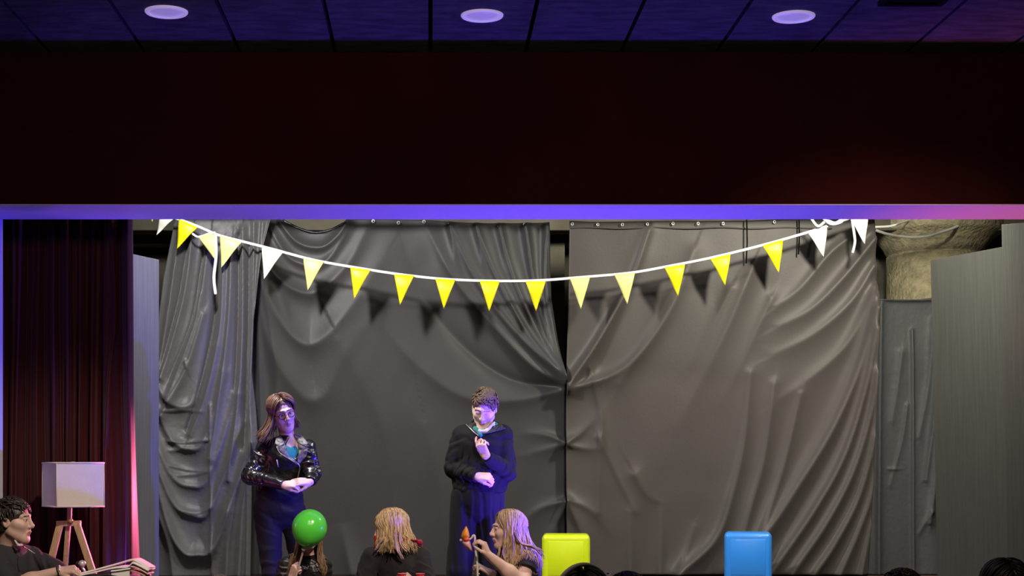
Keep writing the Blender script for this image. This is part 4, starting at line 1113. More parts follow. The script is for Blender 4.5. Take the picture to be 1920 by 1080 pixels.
# wide trousers
K = SDF(*box_of([hl, hr, kl, kr, al, ar, waist], 0.18), 0.006)
torso(K, waist, Q(898, 915, 0), Q(897, 930, 0.01), hip, fwd, (0.10, 0.145, 0.155, 0.165), 0.012, ratio=1.35)
K.limb([hl, kl, al], [0.094, 0.084, 0.086], 0.012, 0.004); K.limb([hr, kr, ar], [0.090, 0.080, 0.084], 0.012, 0.004)
K.cone(Q(895, 950, -0.17), Q(888, 1100, -0.11), 0.010, 0.022, 0.03, 'sub')
K.wrinkle((1, 0.3, 0.10), 95, 0.006, 31, Q(892, 955), 0.26, 0.25); K.wrinkle((1, 0.1, 0.12), 50, 0.005, 3, warp=0.3)
K.cut(Q(898, 918), (0, 0, 1)); K.cut(al + (0, 0, -0.02), (0, 0, -1))
K.mesh().build('trousers', mat('black_trousers', (0.008, 0.008, 0.009), 0.75, sheen=0.03, spec=0.2, bump=0.08, bscale=120), root)
shoes(root, [al, ar], fwd)
M_hair2 = mat('hair_brown', (0.13, 0.085, 0.05), 0.42, var=0.3, vscale=60)
hb = MB(); hair_cap(hb, fr, rad=(0.082, 0.102, 0.094), face=(0.066, 0.082, 0.130), nape=-0.045)
short_locks(hb, fr, 300, 5, 0.060, V3(-0.75, 0.45, 0.25))
hb.build('hair', M_hair2, root)

# ------------------------------------------------------------------ girl holding the balloon
Y0 = 10.05
root = thing('person', (P(572, 880, Y0)[0], Y0 + 0.05, STZ), 'seated girl with long hair in a black jacket, her face hidden by the green balloon', 'person')
hc = Q(579, 999, 0.0)
R = frame((0.04, -1, -0.05))
fwd = V3(0, -1, 0)
sl, sr = Q(537, 1062, 0.03), Q(605, 1064, 0.03)
el, wl = Q(525, 1112, -0.05), Q(547, 1084, -0.19)
er, wr = Q(615, 1118, -0.02), Q(594, 1130, -0.2)
neck, chest, waist, hip = Q(573, 1046, 0.03), Q(573, 1080, 0.02), Q(573, 1132, 0.03), Q(573, 1190, 0.05)
F = SDF(*box_of([sl, sr, el, er, hc + (0, 0, .14), hc - (0, .15, 0), wl - (0, .1, 0), wr - (0, .12, 0), hip - (0.3, .35, .1), hip + (0.3, .16, 0)], 0.08), 0.004)
torso(F, neck, chest, waist, hip, fwd, (0.13, 0.11, 0.10, 0.13))
F.limb([neck - (0, 0, .03), sl], [0.045, 0.04], 0.04); F.limb([neck - (0, 0, .03), sr], [0.045, 0.04], 0.04)
F.limb([sl, el, wl], [0.04, 0.033, 0.023]); F.limb([sr, er, wr], [0.04, 0.033, 0.023])
hl, hr = Q(555, 1198, 0.03), Q(592, 1198, 0.03); kl, kr = Q(508, 1200, -0.22), Q(628, 1200, -0.22); al, ar = Q(596, 1220, -0.32), Q(550, 1222, -0.28)
F.limb([hl, kl, al], [0.075, 0.05, 0.034]); F.limb([hr, kr, ar], [0.075, 0.05, 0.034])
fr = add_head(F, hc, R, 0.86, neck, 0.046)
add_hand(F, wl, (0.28, -0.30, 0.62), (-0.5, -0.8, 0.1), -1, (1.2, 1.25, 1.3, 1.35), 0.88, 0.8, 0.5)
add_hand(F, wr, (-0.9, -0.4, 0.0), (0, -0.5, 0.8), -1, (0.4, 0.4, 0.4, 0.4), 0.88)
F.mesh(mi=face_mi(fr)).build('body', skin_set('warm', (0.72, 0.49, 0.38)), root)
J = SDF(*box_of([sl, sr, el, er, wl, wr, hip, chest - (0, .15, 0), chest + (0, .2, 0)], 0.09), 0.005)
torso(J, neck - (0, 0, .03), chest, waist, Q(573, 1175, 0.04), fwd, (0.14, 0.115, 0.115, 0.13), 0.018)
J.limb([neck - (0, 0, .05), sl], [0.045, 0.050], 0.05); J.limb([neck - (0, 0, .05), sr], [0.045, 0.050], 0.05)
J.limb([sl, el], [0.054, 0.050], 0.03); J.limb([el, wl], [0.050, 0.034], 0.02)
J.limb([sr, er], [0.054, 0.050], 0.03); J.limb([er, wr], [0.050, 0.034], 0.02)
J.cone(Q(575, 1050, -0.16), Q(573, 1180, -0.16), 0.042, 0.075, 0.02, 'sub', flat=((0, 1, 0), 0.45))
for c_, ax_, f_ in ((el, wl - el, 100), ((sl + el) / 2, el - sl, 120), ((sr + er) / 2, er - sr, 120)): J.wrinkle(ax_, f_, 0.007, 25, c_, 0.16)
J.wrinkle((0.6, 0, 0.8), 90, 0.0035, 14)
J.cutbox(wl + unit(wl - el) * -0.02, wl - el, 0.07); J.cutbox(wr, wr - er, 0.07)
J.mesh().build('jacket', mat('black_satin_jacket', (0.016, 0.015, 0.013), 0.33, bump=0.15, bscale=50), root)
T = SDF(*box_of([chest, neck, waist], 0.2), 0.006)
torso(T, neck - (0, 0, .012), chest, waist, hip, fwd, (0.13, 0.112, 0.105, 0.13), 0.010)
T.mesh().build('top', M_blackcloth, root)
K = SDF(*box_of([hl, hr, kl, kr, al, ar, waist], 0.14), 0.007)
K.limb([hip + (0, 0, .05), hip], [0.12, 0.13], 0.03, flat=((0, 1, 0), 1.3)); K.limb([hl, kl, al], [0.09, 0.068, 0.05], 0.03); K.limb([hr, kr, ar], [0.09, 0.068, 0.05], 0.03)
K.cut(al - (0, 0, .005) * np.array(1), (0, 0, -1)) if False else None
K.mesh().build('trousers', M_navy, root)
line_on(T, [(561, 1055), (566, 1060), (572, 1064), (577, 1066)], Y0, 0.0025, 'necklace', M_zip, root, 0.007)
line_on(T, [(577, 1058), (578, 1063), (576, 1067), (571, 1066), (572, 1063), (577, 1065)], Y0, 0.0025, 'necklace', M_zip, root, 0.007)
M_hair3 = mat('hair_dark_blonde', (0.30, 0.19, 0.09), 0.42, var=0.45, vscale=80, stretch=(1, 1, 0.1))
hb = MB(); hair_cap(hb, fr)
hair_locks(hb, fr, 380, (0.30, 0.24), 14, 54, 180, (-16, 0), flare=0.16, body=[J, T], wave=0.012, side_len=(1.0, 1.12))
hb.build('hair', M_hair3, root)
# balloon and stick
M_ball = mat('green_balloon_rubber', (0.13, 0.98, 0.08), 0.2, spec=0.6, coat=0.5)
YBn = Y0 - 0.30
bc = P(580, 990.5, YBn); rr_ = 33.3 / FPX * YBn
t = thing('balloon', P(571, 1029, YBn), 'shiny green balloon held on a stick in front of the seated girl', 'balloon')
prof = [(0.002, -1.16), (0.06, -1.14), (0.05, -1.10), (0.10, -1.07)] + [(math.sin(a) * (1 - 0.10 * max(0, math.cos(a))), -math.cos(a) * (1.10 if math.cos(a) > 0 else 1.08)) for a in np.linspace(0.13, math.pi - 0.02, 40)]
MB().lathe(bc, [(r * rr_, h * rr_) for r, h in prof], 48, axis=unit((0.24, 0.0, 0.97))).build('rubber_skin', M_ball, t)
st = [P(569, 1031, YBn), P(563, 1052, YBn + 0.04), P(556, 1076, YBn + 0.07), P(549, 1100, YBn + 0.10)]
MB().tube(catmull(st, 5), 0.0062, 8).build('stick', mat('cream_plastic', (0.72, 0.56, 0.42), 0.4), t)
MB().lathe(st[0], [(0.004, -0.012), (0.009, -0.010), (0.014, 0.004), (0.015, 0.007), (0.004, 0.006)], 16, axis=unit(st[0] - st[1])).build('cup_holder', mat('cream_plastic', (0.72, 0.56, 0.42), 0.4), t)

# ------------------------------------------------------------------ blonde woman with the red scarf
Y0 = 10.0
root = thing('person', (P(748, 880, Y0)[0], Y0 + 0.05, STZ), 'seated blonde woman in a charcoal top with a red neck scarf, head turned left', 'person')
hc = Q(733, 992, 0.0)
R = frame((-0.93, -0.30, -0.20), unit((-0.10, -0.03, 1)))
fwd = unit((-0.45, -0.9, 0))
sl, sr = Q(697, 1046, -0.02), Q(788, 1046, 0.02)
el, wl = Q(672, 1118, -0.06), Q(730, 1128, -0.25)
er, wr = Q(806, 1118, -0.10), Q(778, 1094, -0.27)
neck, chest, waist, hip = Q(752, 1030, 0.04), Q(745, 1072, 0.02), Q(748, 1132, 0.04), Q(752, 1190, 0.06)
F = SDF(*box_of([sl, sr, el, er, hc + (0, 0, .14), hc - (.15, .1, 0), wl - (0, .12, 0), wr - (0, .12, 0), hip - (0.3, .38, .1), hip + (0.3, .16, 0)], 0.08), 0.004)
torso(F, neck, chest, waist, hip, fwd, (0.15, 0.125, 0.11, 0.14))
F.limb([neck - (0, 0, .03), sl], [0.05, 0.043], 0.04); F.limb([neck - (0, 0, .03), sr], [0.05, 0.043], 0.04)
F.limb([sl, el, wl], [0.043, 0.035, 0.024]); F.limb([sr, er, wr], [0.043, 0.035, 0.024])
hl, hr = Q(730, 1198, 0.03), Q(772, 1198, 0.03); kl, kr = Q(692, 1198, -0.24), Q(822, 1198, -0.20); al, ar = Q(776, 1218, -0.32), Q(724, 1222, -0.28)
F.limb([hl, kl, al], [0.078, 0.052, 0.036]); F.limb([hr, kr, ar], [0.078, 0.052, 0.036])
fr = add_head(F, hc, R, 0.97, neck, 0.047)
add_hand(F, wl, (0.9, -0.4, 0.15), (0, -0.6, 0.8), 1, (0.6, 0.6, 0.6, 0.6), 0.92)
add_hand(F, wr, (-0.60, -0.35, 0.55), (0.25, -0.45, 0.85), -1, (0.5, 0.6, 0.7, 0.8), 0.92, 0.5, 0.6)
F.mesh(mi=face_mi(fr)).build('body', skin_set('peach', (0.76, 0.50, 0.38)), root)
J = SDF(*box_of([sl, sr, el, er, wl, wr, hip, chest - (0, .15, 0), chest + (0, .2, 0)], 0.09), 0.005)
torso(J, neck - (0, 0, .03), chest, waist, hip, fwd, (0.15, 0.13, 0.125, 0.15), 0.016)
J.limb([neck - (0, 0, .045), sl], [0.055, 0.056], 0.05); J.limb([neck - (0, 0, .045), sr], [0.055, 0.060], 0.05)
J.limb([sl, el], [0.064, 0.062], 0.03); J.limb([el, wl], [0.055, 0.036], 0.02)
J.limb([sr, er], [0.066, 0.062], 0.03); J.limb([er, wr], [0.055, 0.036], 0.02)
J.wrinkle((0.15, 0, 1), 110, 0.005, 35, (sr + er) / 2, 0.15); J.wrinkle((1, 0, 0.25), 70, 0.006, 12, (sl + el) / 2, 0.18); J.wrinkle((0.6, 0, 0.6), 45, 0.003, 14)
J.cutbox(wl, wl - el, 0.07); J.cutbox(wr, wr - er, 0.07)
J.mesh().build('long_sleeved_top', M_char, root)
K = SDF(*box_of([hl, hr, kl, kr, al, ar, waist], 0.14), 0.007)
K.limb([hip + (0, 0, .05), hip], [0.12, 0.135], 0.03, flat=((0, 1, 0), 1.3)); K.limb([hl, kl, al], [0.09, 0.068, 0.05], 0.03); K.limb([hr, kr, ar], [0.09, 0.068, 0.05], 0.03)
K.mesh().build('trousers', M_blackcloth, root)
# red scarf: a roll behind the neck and an end sticking up before the chin
M_red = mat('red_cloth', (0.60, 0.022, 0.03), 0.6, bump=0.1, bscale=60)
S = SDF(*box_of([Q(700, 1000, -.1), Q(792, 1034, .1)], 0.06), 0.0035)
S.limb([Q(790, 1028, 0.03), Q(786, 1016, -0.02), Q(775, 1008, -0.06), Q(763, 1005, -0.08)], [0.010, 0.014, 0.014, 0.009], 0.02)
S.limb([Q(763, 1005, -0.08), Q(740, 1024, -0.08), Q(716, 1022, -0.06), Q(706, 1014, -0.03)], [0.014, 0.012, 0.012, 0.014], 0.012)
S.cone(Q(706, 1022, -0.035), Q(705.5, 1006, -0.035), 0.0155, 0.0145, 0.006)
S.cut(Q(705, 1003.5), (0.1, 0, 1)); S.wrinkle((1, 0, 0.4), 130, 0.002, 3)
S.mesh().build('scarf', M_red, root)
M_hair4 = mat('hair_blonde', (0.62, 0.45, 0.21), 0.42, var=0.5, vscale=70, stretch=(1, 1, 0.15))
hb = MB(); hair_cap(hb, fr)
hair_locks(hb, fr, 480, (0.14, 0.20), 24, (14, 44), 180, (-14, 4), flare=0.42, body=[J, S], wave=0.010, pull=lambda sd, t_: V3(0.30 * t_ + 0.02, -0.1, 0), part=0.005, front=62)
for k_, pp in enumerate([[(722, 1008), (713, 1018), (707, 1026), (703, 1034)], [(724, 1010), (717, 1022), (712, 1030), (704, 1037)], [(731, 1005), (733, 1024), (732, 1038)], [(741, 992), (744, 1024), (750, 1038), (758, 1051)], [(739, 1000), (745, 1030), (754, 1044), (757, 1049)], [(748, 994), (752, 1018), (760, 1030), (767, 1036)]]):
    lock(hb, [Q(x, y, -0.118) for x, y in pp], 0.0055, 0.0015, 7, 0.005, k_)
hb.build('hair', M_hair4, root)
M_cup = mat('red_plastic', (0.62, 0.012, 0.025), 0.35); M_rim = mat('pink_red_rim', (0.80, 0.15, 0.18), 0.35)
for px, dy, lab in ((753.5, -0.33, 'red plastic cup at the bottom edge, left of the blonde woman\'s fingers'), (788, -0.31, 'red plastic cup at the bottom edge, right of the blonde woman\'s fingers')):
    q = Q(px, 1075, dy); w_ = 8.0 / FPX * q[1]
    t = thing('cup', q - (0, 0, 0.09), lab, 'cup', 'red cups at the bottom edge')
    b_ = q - (0, 0, 0.09)
    MB().lathe(b_, [(0.001, 0), (w_ * 0.78, 0), (w_ * 0.97, 0.085), (w_ * 0.90, 0.085), (w_ * 0.7, 0.006), (0.001, 0.006)], 28).build('cup_wall', M_cup, t)
    a = np.arange(25) * 2 * math.pi / 24
    MB().tube(np.stack([b_[0] + w_ * np.cos(a), b_[1] + w_ * np.sin(a), 0 * a + b_[2] + 0.087], 1), 0.003, 6).build('rim', M_rim, t)

# ------------------------------------------------------------------ woman with the pinwheel
Y0 = 9.95
root = thing('person', (P(975, 880, Y0)[0], Y0 + 0.05, STZ), 'seated long-haired woman in a dark T-shirt, in profile facing a pinwheel in her hand', 'person')
hc = Q(952, 994, 0.0)
R = frame((-0.98, -0.16, -0.03), unit((-0.05, 0, 1)))
fwd = unit((-0.85, -0.5, 0))
sl, sr = Q(950, 1052, 0.14), Q(986, 1053, -0.05)
er, wr = Q(980, 1094, -0.16), Q(916, 1041, -0.24)
el, wl = Q(960, 1098, 0.0), Q(917, 1073, -0.14)
neck, chest, waist, hip = Q(972, 1034, 0.04), Q(980, 1070, 0.03), Q(988, 1132, 0.04), Q(990, 1190, 0.06)
F = SDF(*box_of([sl, sr, el, er, hc + (0, 0, .14), hc - (.15, .1, 0), wl - (.08, .08, 0), wr - (.1, .08, -.08), hip - (0.3, .38, .1), hip + (0.25, .16, 0)], 0.08), 0.0035)
torso(F, neck, chest, waist, hip, fwd, (0.14, 0.12, 0.11, 0.14))
F.limb([neck - (0, 0, .03), sl], [0.05, 0.043], 0.04); F.limb([neck - (0, 0, .03), sr], [0.05, 0.043], 0.04)
F.limb([sl, el, wl], [0.045, 0.037, 0.024]); F.limb([sr, er, er * 0.6 + wr * 0.4, wr], [0.052, 0.046, 0.043, 0.026], 0.03)
hl, hr = Q(975, 1198, 0.1), Q(992, 1198, -0.02); kl, kr = Q(900, 1196, 0.0), Q(930, 1198, -0.26); al, ar = Q(960, 1220, -0.12), Q(1000, 1222, -0.30)
F.limb([hl, kl, al], [0.078, 0.052, 0.036]); F.limb([hr, kr, ar], [0.078, 0.052, 0.036])
fr = add_head(F, hc, R, 0.97, neck, 0.047)
add_hand(F, wr, (-0.40, -0.1, 0.88), (0.80, -0.35, 0.45), -1, (0.75, 0.75, 0.7, 0.7), 0.92, 0.5, 0.75)
add_hand(F, wl, (-0.75, -0.2, 0.40), (0.35, -0.3, 0.85), 1, (1.0, 1.05, 1.1, 1.15), 0.90, 0.9, 0.5)
F.mesh(mi=face_mi(fr)).build('body', skin_set('light', (0.78, 0.54, 0.42), (0.6, 0.22, 0.18)), root)
J = SDF(*box_of([sl, sr, el, er, hip, chest - (0, .15, 0), chest + (0, .2, 0)], 0.11), 0.005)
torso(J, neck - (0, 0, .03), chest, waist, hip, fwd, (0.15, 0.125, 0.125, 0.15), 0.016)
J.limb([neck - (0, 0, .045), sl], [0.055, 0.056], 0.05); J.limb([neck - (0, 0, .045), sr], [0.055, 0.060], 0.05)
mr = sr * 0.55 + er * 0.45
J.limb([sl, el, wl], [0.06, 0.05, 0.036], 0.03)
J2 = SDF(J.lo, J.lo + (J.n - 1) * J.h, J.h)
J2.limb([sr - (er - sr) * 0.2, sr * 0.3 + er * 0.7], [0.066, 0.080], 0.03); J2.cut(mr, er - sr)
n0 = np.minimum(J.n, J2.n); sl0 = tuple(slice(0, int(q)) for q in n0)
hh = np.maximum(0.03 - np.abs(J.D[sl0] - J2.D[sl0]), 0) / 0.03
J.D[sl0] = np.minimum(J.D[sl0], J2.D[sl0]) - hh * hh * 0.0075
J.wrinkle((0.6, 0, 0.8), 70, 0.004, 35, sr, 0.2); J.wrinkle((0.6, 0, 0.6), 45, 0.003, 14)
J.cutbox(wl - unit(wl - el) * 0.04, wl - el, 0.07)
J.mesh().build('t_shirt', mat('dark_tshirt', (0.030, 0.028, 0.034), 0.8, bump=0.1, bscale=120, sheen=0.03, spec=0.2), root)
K = SDF(*box_of([hl, hr, kl, kr, al, ar, waist], 0.14), 0.007)
K.limb([hip + (0, 0, .05), hip], [0.12, 0.135], 0.03, flat=((0, 1, 0), 1.3)); K.limb([hl, kl, al], [0.09, 0.068, 0.05], 0.03); K.limb([hr, kr, ar], [0.09, 0.068, 0.05], 0.03)
K.mesh().build('trousers', M_blackcloth, root)
M_hair5 = mat('hair_light_brown', (0.46, 0.32, 0.17), 0.40, var=0.45, vscale=70, stretch=(1, 1, 0.15))
hb = MB(); hair_cap(hb, fr)
hair_locks(hb, fr, 480, (0.26, 0.26), 34, 56, 180, (-14, 4), flare=0.18, body=[J], wave=0.014, pull=lambda sd, t_: V3(0.42 * t_ ** 1.5, -0.08, 0), side_len=(1.0, 1.0))
for k_, pp in enumerate(([(966, 1000), (972, 1014), (982, 1022), (1000, 1027), (1014, 1040), (1020, 1052)], [(968, 1005), (976, 1020), (978, 1030), (976, 1038), (971, 1041)], [(964, 995), (974, 1018), (990, 1024), (1010, 1032), (1018, 1046)], [(948, 1022), (944, 1036), (948, 1050), (950, 1055)], [(936, 1022), (935, 1038), (930, 1046)], [(958, 1000), (962, 1030), (958, 1050), (956, 1064)])):
    lock(hb, [Q(x, y, -0.115) for x, y in pp], 0.0055, 0.0018, 8, 0.006, k_ + 20)
hb.build('hair', M_hair5, root)
# pinwheel
YW = Y0 - 0.22
t = thing('pinwheel', P(896, 1066, YW), 'toy pinwheel with orange and purple petals held upright by the seated woman', 'pinwheel')
def W(x, y, d=0.0): return P(x, y, YW + d)
c_ = catmull([W(896, 1092), W(895, 1066), W(894, 1050), W(891, 1030), W(890, 1010), W(889, 1004)], 6)
MB().tube(c_, np.linspace(0.0075, 0.0055, len(c_)), 8).build('stick', mat('white_straw', (0.74, 0.72, 0.60), 0.4), t)
MB().tube(catmull([W(891, 1012), W(890, 1005), W(887, 1004), W(884, 1009), W(879, 1012)], 5), 0.0062, 8).build('axle', mat('white_straw', (0.74, 0.72, 0.60), 0.4), t)
def petal(pts, m, d, bulge):
    poly = np.array(pts, float); n = len(poly); ce = poly.mean(0)
    mb = MB(); rings = 6; vs = [W(ce[0], ce[1], d - bulge)]; 
    for r_ in range(1, rings + 1):
        k = r_ / rings
        for p in poly: q = ce + (p - ce) * k; vs.append(W(q[0], q[1], d - bulge * (1 - k ** 2)))
    fs = [(0, 1 + j, 1 + (j + 1) % n) for j in range(n)]
    for r_ in range(rings - 1):
        for j in range(n): a = 1 + r_ * n; fs.append((a + j, a + n + j, a + n + (j + 1) % n, a + (j + 1) % n))
    return mb.add(vs, fs).build('petal', m, t, solid=0.003)
M_or = mat('orange_petal', (1.0, 0.42, 0.02), 0.45); M_pk = mat('mauve_petal', (0.62, 0.45, 0.72), 0.45, color2=(0.85, 0.42, 0.36), vscale=25)
petal(catmull([(874, 986.5), (878, 995), (880, 1006), (877, 1011), (870, 1012), (865, 1008), (866, 1000), (870, 992), (874, 986.5)], 4)[:-1], M_or, 0.0, 0.03)
petal(catmull([(868, 1013), (876, 1012), (881, 1015), (884, 1026), (885.5, 1034), (879, 1032), (871, 1026), (867, 1018), (868, 1013)], 4)[:-1], M_pk, 0.0, 0.03)
petal(catmull([(870, 1009), (876, 1007), (880, 1011), (877, 1016), (871, 1016), (869, 1012), (870, 1009)], 4)[:-1], mat('red_orange_petal', (0.85, 0.13, 0.05), 0.45), -0.012, 0.02)
MB().lathe(W(864, 1013, -0.02), [(0.001, -0.009), (0.007, -0.006), (0.009, 0), (0.007, 0.006), (0.001, 0.009)], 16).build('hub_ball', mat('peach_ball', (0.80, 0.50, 0.38), 0.4), t)

# ------------------------------------------------------------------ reading man at the left
Y0 = 9.3
root = thing('person', (P(30, 880, Y0)[0], Y0 + 0.05, STZ), 'dark-haired man in a black jacket at the left edge, in profile, hand on a book', 'person')
hc = Q(26, 978, 0.0)
R = frame((0.985, -0.16, 0.0))
fwd = unit((0.8, -0.6, 0))
sl, sr = Q(-8, 1052, -0.04), Q(52, 1046, 0.16)
el, wl = Q(22, 1098, -0.16), Q(112, 1071, -0.14)
er, wr = Q(108, 1072, 0.06), Q(150, 1106, 0.0)
neck, chest, waist, hip = Q(14, 1028, 0.05), Q(16, 1072, 0.05), Q(14, 1135, 0.05), Q(12, 1205, 0.06)
F = SDF(*box_of([sl, sr, el, er, hc + (0, 0, .14), hc - (.12, .12, 0), hc + (.13, 0, 0), wl + (.2, -.06, 0), wr + (.12, 0, -.06), hip - (0.18, .36, .1), hip + (0.35, .2, 0)], 0.07), 0.0035)
torso(F, neck, chest, waist, hip, fwd, (0.15, 0.13, 0.12, 0.14))
F.limb([neck - (0, 0, .03), sl], [0.05, 0.045], 0.04); F.limb([neck - (0, 0, .03), sr], [0.05, 0.045], 0.04)
F.limb([sl, el, el * 0.6 + wl * 0.4, wl], [0.047, 0.042, 0.040, 0.028], 0.03); F.limb([sr, er, wr], [0.045, 0.038, 0.026])
hl, hr = Q(10, 1215, 0.0), Q(30, 1215, 0.14); kl, kr = Q(130, 1210, -0.16), Q(140, 1205, 0.16); al, ar = Q(120, 1258, -0.05), Q(60, 1258, 0.05)
F.limb([hl, kl, al], [0.08, 0.055, 0.038]); F.limb([hr, kr, ar], [0.08, 0.055, 0.038])
fr = add_head(F, hc, R, 1.04, neck, 0.055)
add_hand(F, wl, (0.93, -0.10, 0.08), (0.05, -0.55, 0.85), 1, (0.65, 0.75, 0.8, 0.85), 1.0, 0.5, 0.5)
add_hand(F, wr, (0.7, 0, -0.3), (0, 0, 1), -1, (0.5, 0.5, 0.5, 0.5), 1.0)
F.mesh(mi=face_mi(fr)).build('body', skin_set('tan', (0.66, 0.44, 0.34)), root)
J = SDF(*box_of([sl, sr, el, er, wr, hip, chest - (0, .15, 0), chest + (0, .2, 0)], 0.12), 0.005)
torso(J, neck - (0, 0, .03), chest, waist, hip, fwd, (0.15, 0.145, 0.145, 0.16), 0.018, ratio=1.3)
J.limb([neck - (0, 0, .05), sl], [0.06, 0.062], 0.06); J.limb([neck - (0, 0, .05), sr], [0.06, 0.066], 0.06)
J.limb([sl, el], [0.07, 0.065], 0.03); J.limb([el, el * 0.72 + wl * 0.28], [0.06, 0.062], 0.02)
J.limb([sr, er], [0.072, 0.062], 0.03); J.limb([er, wr], [0.058, 0.036], 0.02)
J.wrinkle((0.8, 0, 0.5), 70, 0.006, 35, (sr + er) / 2, 0.2); J.wrinkle((0.6, 0, 0.6), 45, 0.004, 14)
J.cutbox(el * 0.76 + wl * 0.24, wl - el, 0.075); J.cutbox(wr, wr - er, 0.07)
J.mesh().build('jacket', mat('faded_black_jacket', (0.034, 0.034, 0.035), 0.75, bump=0.12, bscale=110, sheen=0.03, spec=0.2), root)
N_ = SDF(*box_of([neck], 0.15), 0.004)
N_.limb([Q(28, 1014, -0.05), Q(34, 1022, -0.07), Q(40, 1022, -0.04), Q(42, 1018, 0.03)], [0.006, 0.007, 0.007, 0.006], 0.008)
N_.mesh().build('shirt_collar', mat('pale_collar', (0.62, 0.58, 0.55), 0.7), root)
line_on(J, [(40, 1022), (50, 1028), (58, 1033), (66, 1038)], Y0, 0.003, 'zip', M_zip, root, 0.006)
line_on(J, [(36, 1042), (34, 1054), (37, 1072)], Y0, 0.004, 'strap', M_char, root, 0.006)
K = SDF(*box_of([hl, hr, kl, kr, al, ar, waist], 0.14), 0.007)
K.limb([hip + (0, 0, .05), hip], [0.12, 0.135], 0.03, flat=((0, 1, 0), 1.2)); K.limb([hl, kl, al], [0.095, 0.07, 0.055], 0.03); K.limb([hr, kr, ar], [0.095, 0.07, 0.055], 0.03)
K.mesh().build('trousers', M_blackcloth, root)
a = np.arange(17) * 2 * math.pi / 16; ax_ = unit(wl - el); u_ = unit(np.cross(ax_, (0, 1, 0))); v_ = np.cross(ax_, u_)
for d_, m_, r_ in ((0.0, mat('dark_strap', (0.03, 0.028, 0.02), 0.5), 0.0055), (0.012, M_zip, 0.004)):
    MB().tube(np.array([wl - ax_ * (0.006 - d_) + 0.0315 * (math.cos(x) * u_ + math.sin(x) * v_) for x in a]), r_, 8).build('wristband', m_, root)
M_hair6 = mat('hair_near_black', (0.030, 0.024, 0.018), 0.42, var=0.3, vscale=60)
hb = MB(); hair_cap(hb, fr, rad=(0.083, 0.103, 0.096), face=(0.068, 0.082, 0.130), nape=-0.055)
short_locks(hb, fr, 300, 9, 0.055, V3(0.1, 0.95, 0.1), el0=12)
hb.build('hair', M_hair6, root)

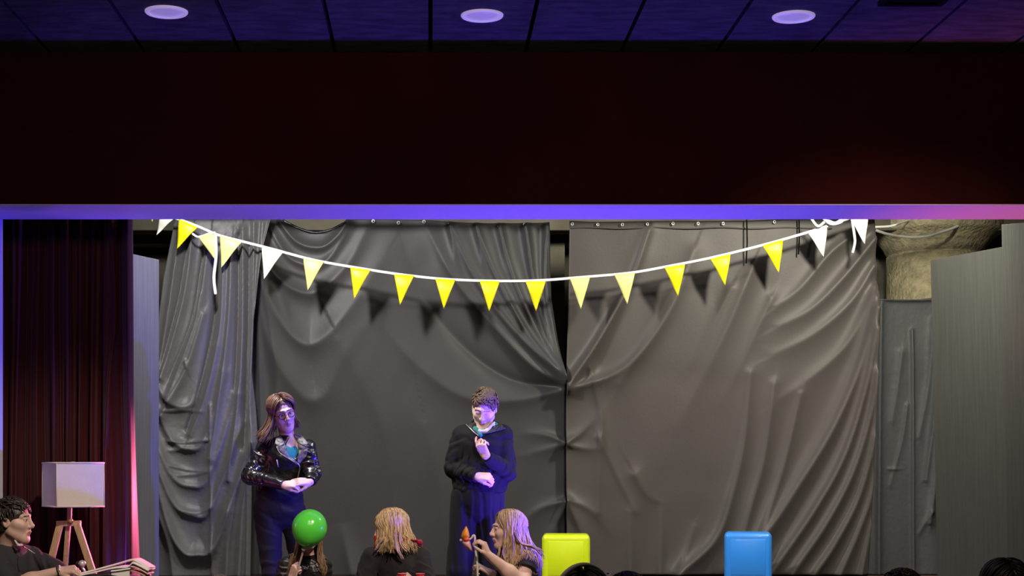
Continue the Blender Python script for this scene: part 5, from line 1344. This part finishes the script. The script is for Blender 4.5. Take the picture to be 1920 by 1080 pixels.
# ------------------------------------------------------------------ audience: tops of heads at the bottom edge
M_shirt = mat('audience_dark_cloth', (0.02, 0.02, 0.022), 0.8)
M_h_black = mat('hair_black', (0.008, 0.007, 0.006), 0.33)
M_h_dkbrown = mat('hair_dark_brown', (0.020, 0.014, 0.010), 0.4, var=0.3, vscale=60)
M_h_grey = mat('hair_grey', (0.55, 0.55, 0.55), 0.45, var=0.3, vscale=60)
def audience(label, px, ytop, Y, s, m, seed, style, tilt=0.0, build=True):
    hc = P(px, ytop, Y) - V3(0, 0, 0.142 * s)
    R = frame((math.sin(tilt), math.cos(tilt), 0.0))
    root = thing('person', (hc[0], Y, 0), label, 'person', 'audience heads at the bottom edge')
    F = SDF(*box_of([hc + (0, 0, .12), hc - (.22, .1, .95), hc + (.22, .5, 0)], 0.08), 0.008)
    nk = hc - V3(0, 0.0, 0.19); ch = nk - V3(0, 0, 0.16); hp = nk - V3(0, 0, 0.55)
    torso(F, nk, ch, ch - (0, 0, .2), hp, V3(0, 1, 0), (0.16, 0.14, 0.12, 0.15))
    ends = []
    for q in (-1, 1):
        sh = nk + V3(q * 0.17, 0, -0.07); e_ = sh + V3(q * 0.04, 0.06, -0.27); w_ = e_ + V3(-q * 0.10, 0.22, -0.02)
        kn = hp + V3(q * 0.10, 0.42, -0.02); an = V3(kn[0], kn[1] + 0.02, 0.09); ends.append((hp + V3(q * 0.08, 0.02, -0.02), kn, an))
        F.limb([nk - (0, 0, .04), sh], [0.05, 0.045], 0.04); F.limb([sh, e_, w_], [0.045, 0.036, 0.025]); F.limb(ends[-1], [0.08, 0.055, 0.04])
        add_hand(F, w_, (-q * 0.3, 0.9, -0.2), (0, 0.1, 1), -q, (0.3,) * 4, 0.95)
    fr = add_head(F, hc, R, s, nk, 0.05)
    F.mesh().build('body', skin_set('fair', (0.76, 0.54, 0.45))[0], root)
    J = SDF(*box_of([hc + (0, 0, .0), hc - (.26, .14, .95), hc + (.26, .2, 0)], 0.08), 0.009)
    torso(J, nk - (0, 0, .05), ch, ch - (0, 0, .2), hp, V3(0, 1, 0), (0.16, 0.14, 0.13, 0.15), 0.018)
    for q in (-1, 1):
        sh = nk + V3(q * 0.17, 0, -0.07); e_ = sh + V3(q * 0.04, 0.06, -0.27)
        J.limb([nk - (0, 0, .06), sh], [0.05, 0.058], 0.05); J.limb([sh, e_], [0.06, 0.052], 0.03)
    J.mesh().build('sweater', M_shirt, root)
    K = SDF(*box_of([x for e in ends for x in e], 0.14), 0.009)
    for e in ends: K.limb(e, [0.095, 0.07, 0.055], 0.03)
    K.mesh().build('trousers', M_blackcloth, root)
    shoes_at = [e[2] for e in ends]
    hb = MB(); hair_cap(hb, fr, rad=(0.083, 0.104, 0.096), nape=-0.07)
    if style == 'long': hair_locks(hb, fr, 170, (0.20, 0.24), seed, 54, 180, (-10, 6), flare=0.15, body=[J])
    else: short_locks(hb, fr, 240, seed, 0.05, V3(0.2, -0.6, 0.2), r=(0.004, 0.007))
    hb.build('hair', m, root)
    return root, fr
root, fr = audience('black-haired head with a shiny headband, before the lime green cube seat', 1095, 1061, 5.0, 1.0, M_h_black, 41, 'long', 0.25)
c_, R_, s_ = fr
ph_ = math.radians(38)
pts_ = [c_ + R_ @ (V3(0, -0.016, 0.036) + V3(-math.sin(x) * math.cos(ph_), -math.sin(x) * math.sin(ph_), math.cos(x)) * V3(0.099, 0.119, 0.111)) for x in np.linspace(-1.4, 1.4, 25)]
MB().tube(np.array(pts_), 0.007, 8, flat=0.5, ref=R_[:, 1]).build('headband', mat('shiny_headband', (0.85, 0.84, 0.82), 0.25), root)
audience('light grey head peeking up between the two black-haired heads right of the lime cube seat', 1137, 1069, 7.4, 0.78, M_h_grey, 42, 'short')
audience('black-haired head right of the head with the shiny headband', 1176, 1070.5, 5.9, 1.0, M_h_black, 43, 'short')
audience('dark-haired head below the narrow grey cloth panel', 1690, 1064.5, 5.6, 0.92, M_h_dkbrown, 44, 'short')
audience('large dark-haired head at the lower right corner, its rim catching the light', 1884, 1043.5, 5.9, 1.04, M_h_dkbrown, 45, 'long')
audience('tip of a pale grey head at the bottom edge, left of the leather jacket woman', 410, 1075.5, 7.0, 0.80, M_h_grey, 46, 'short')
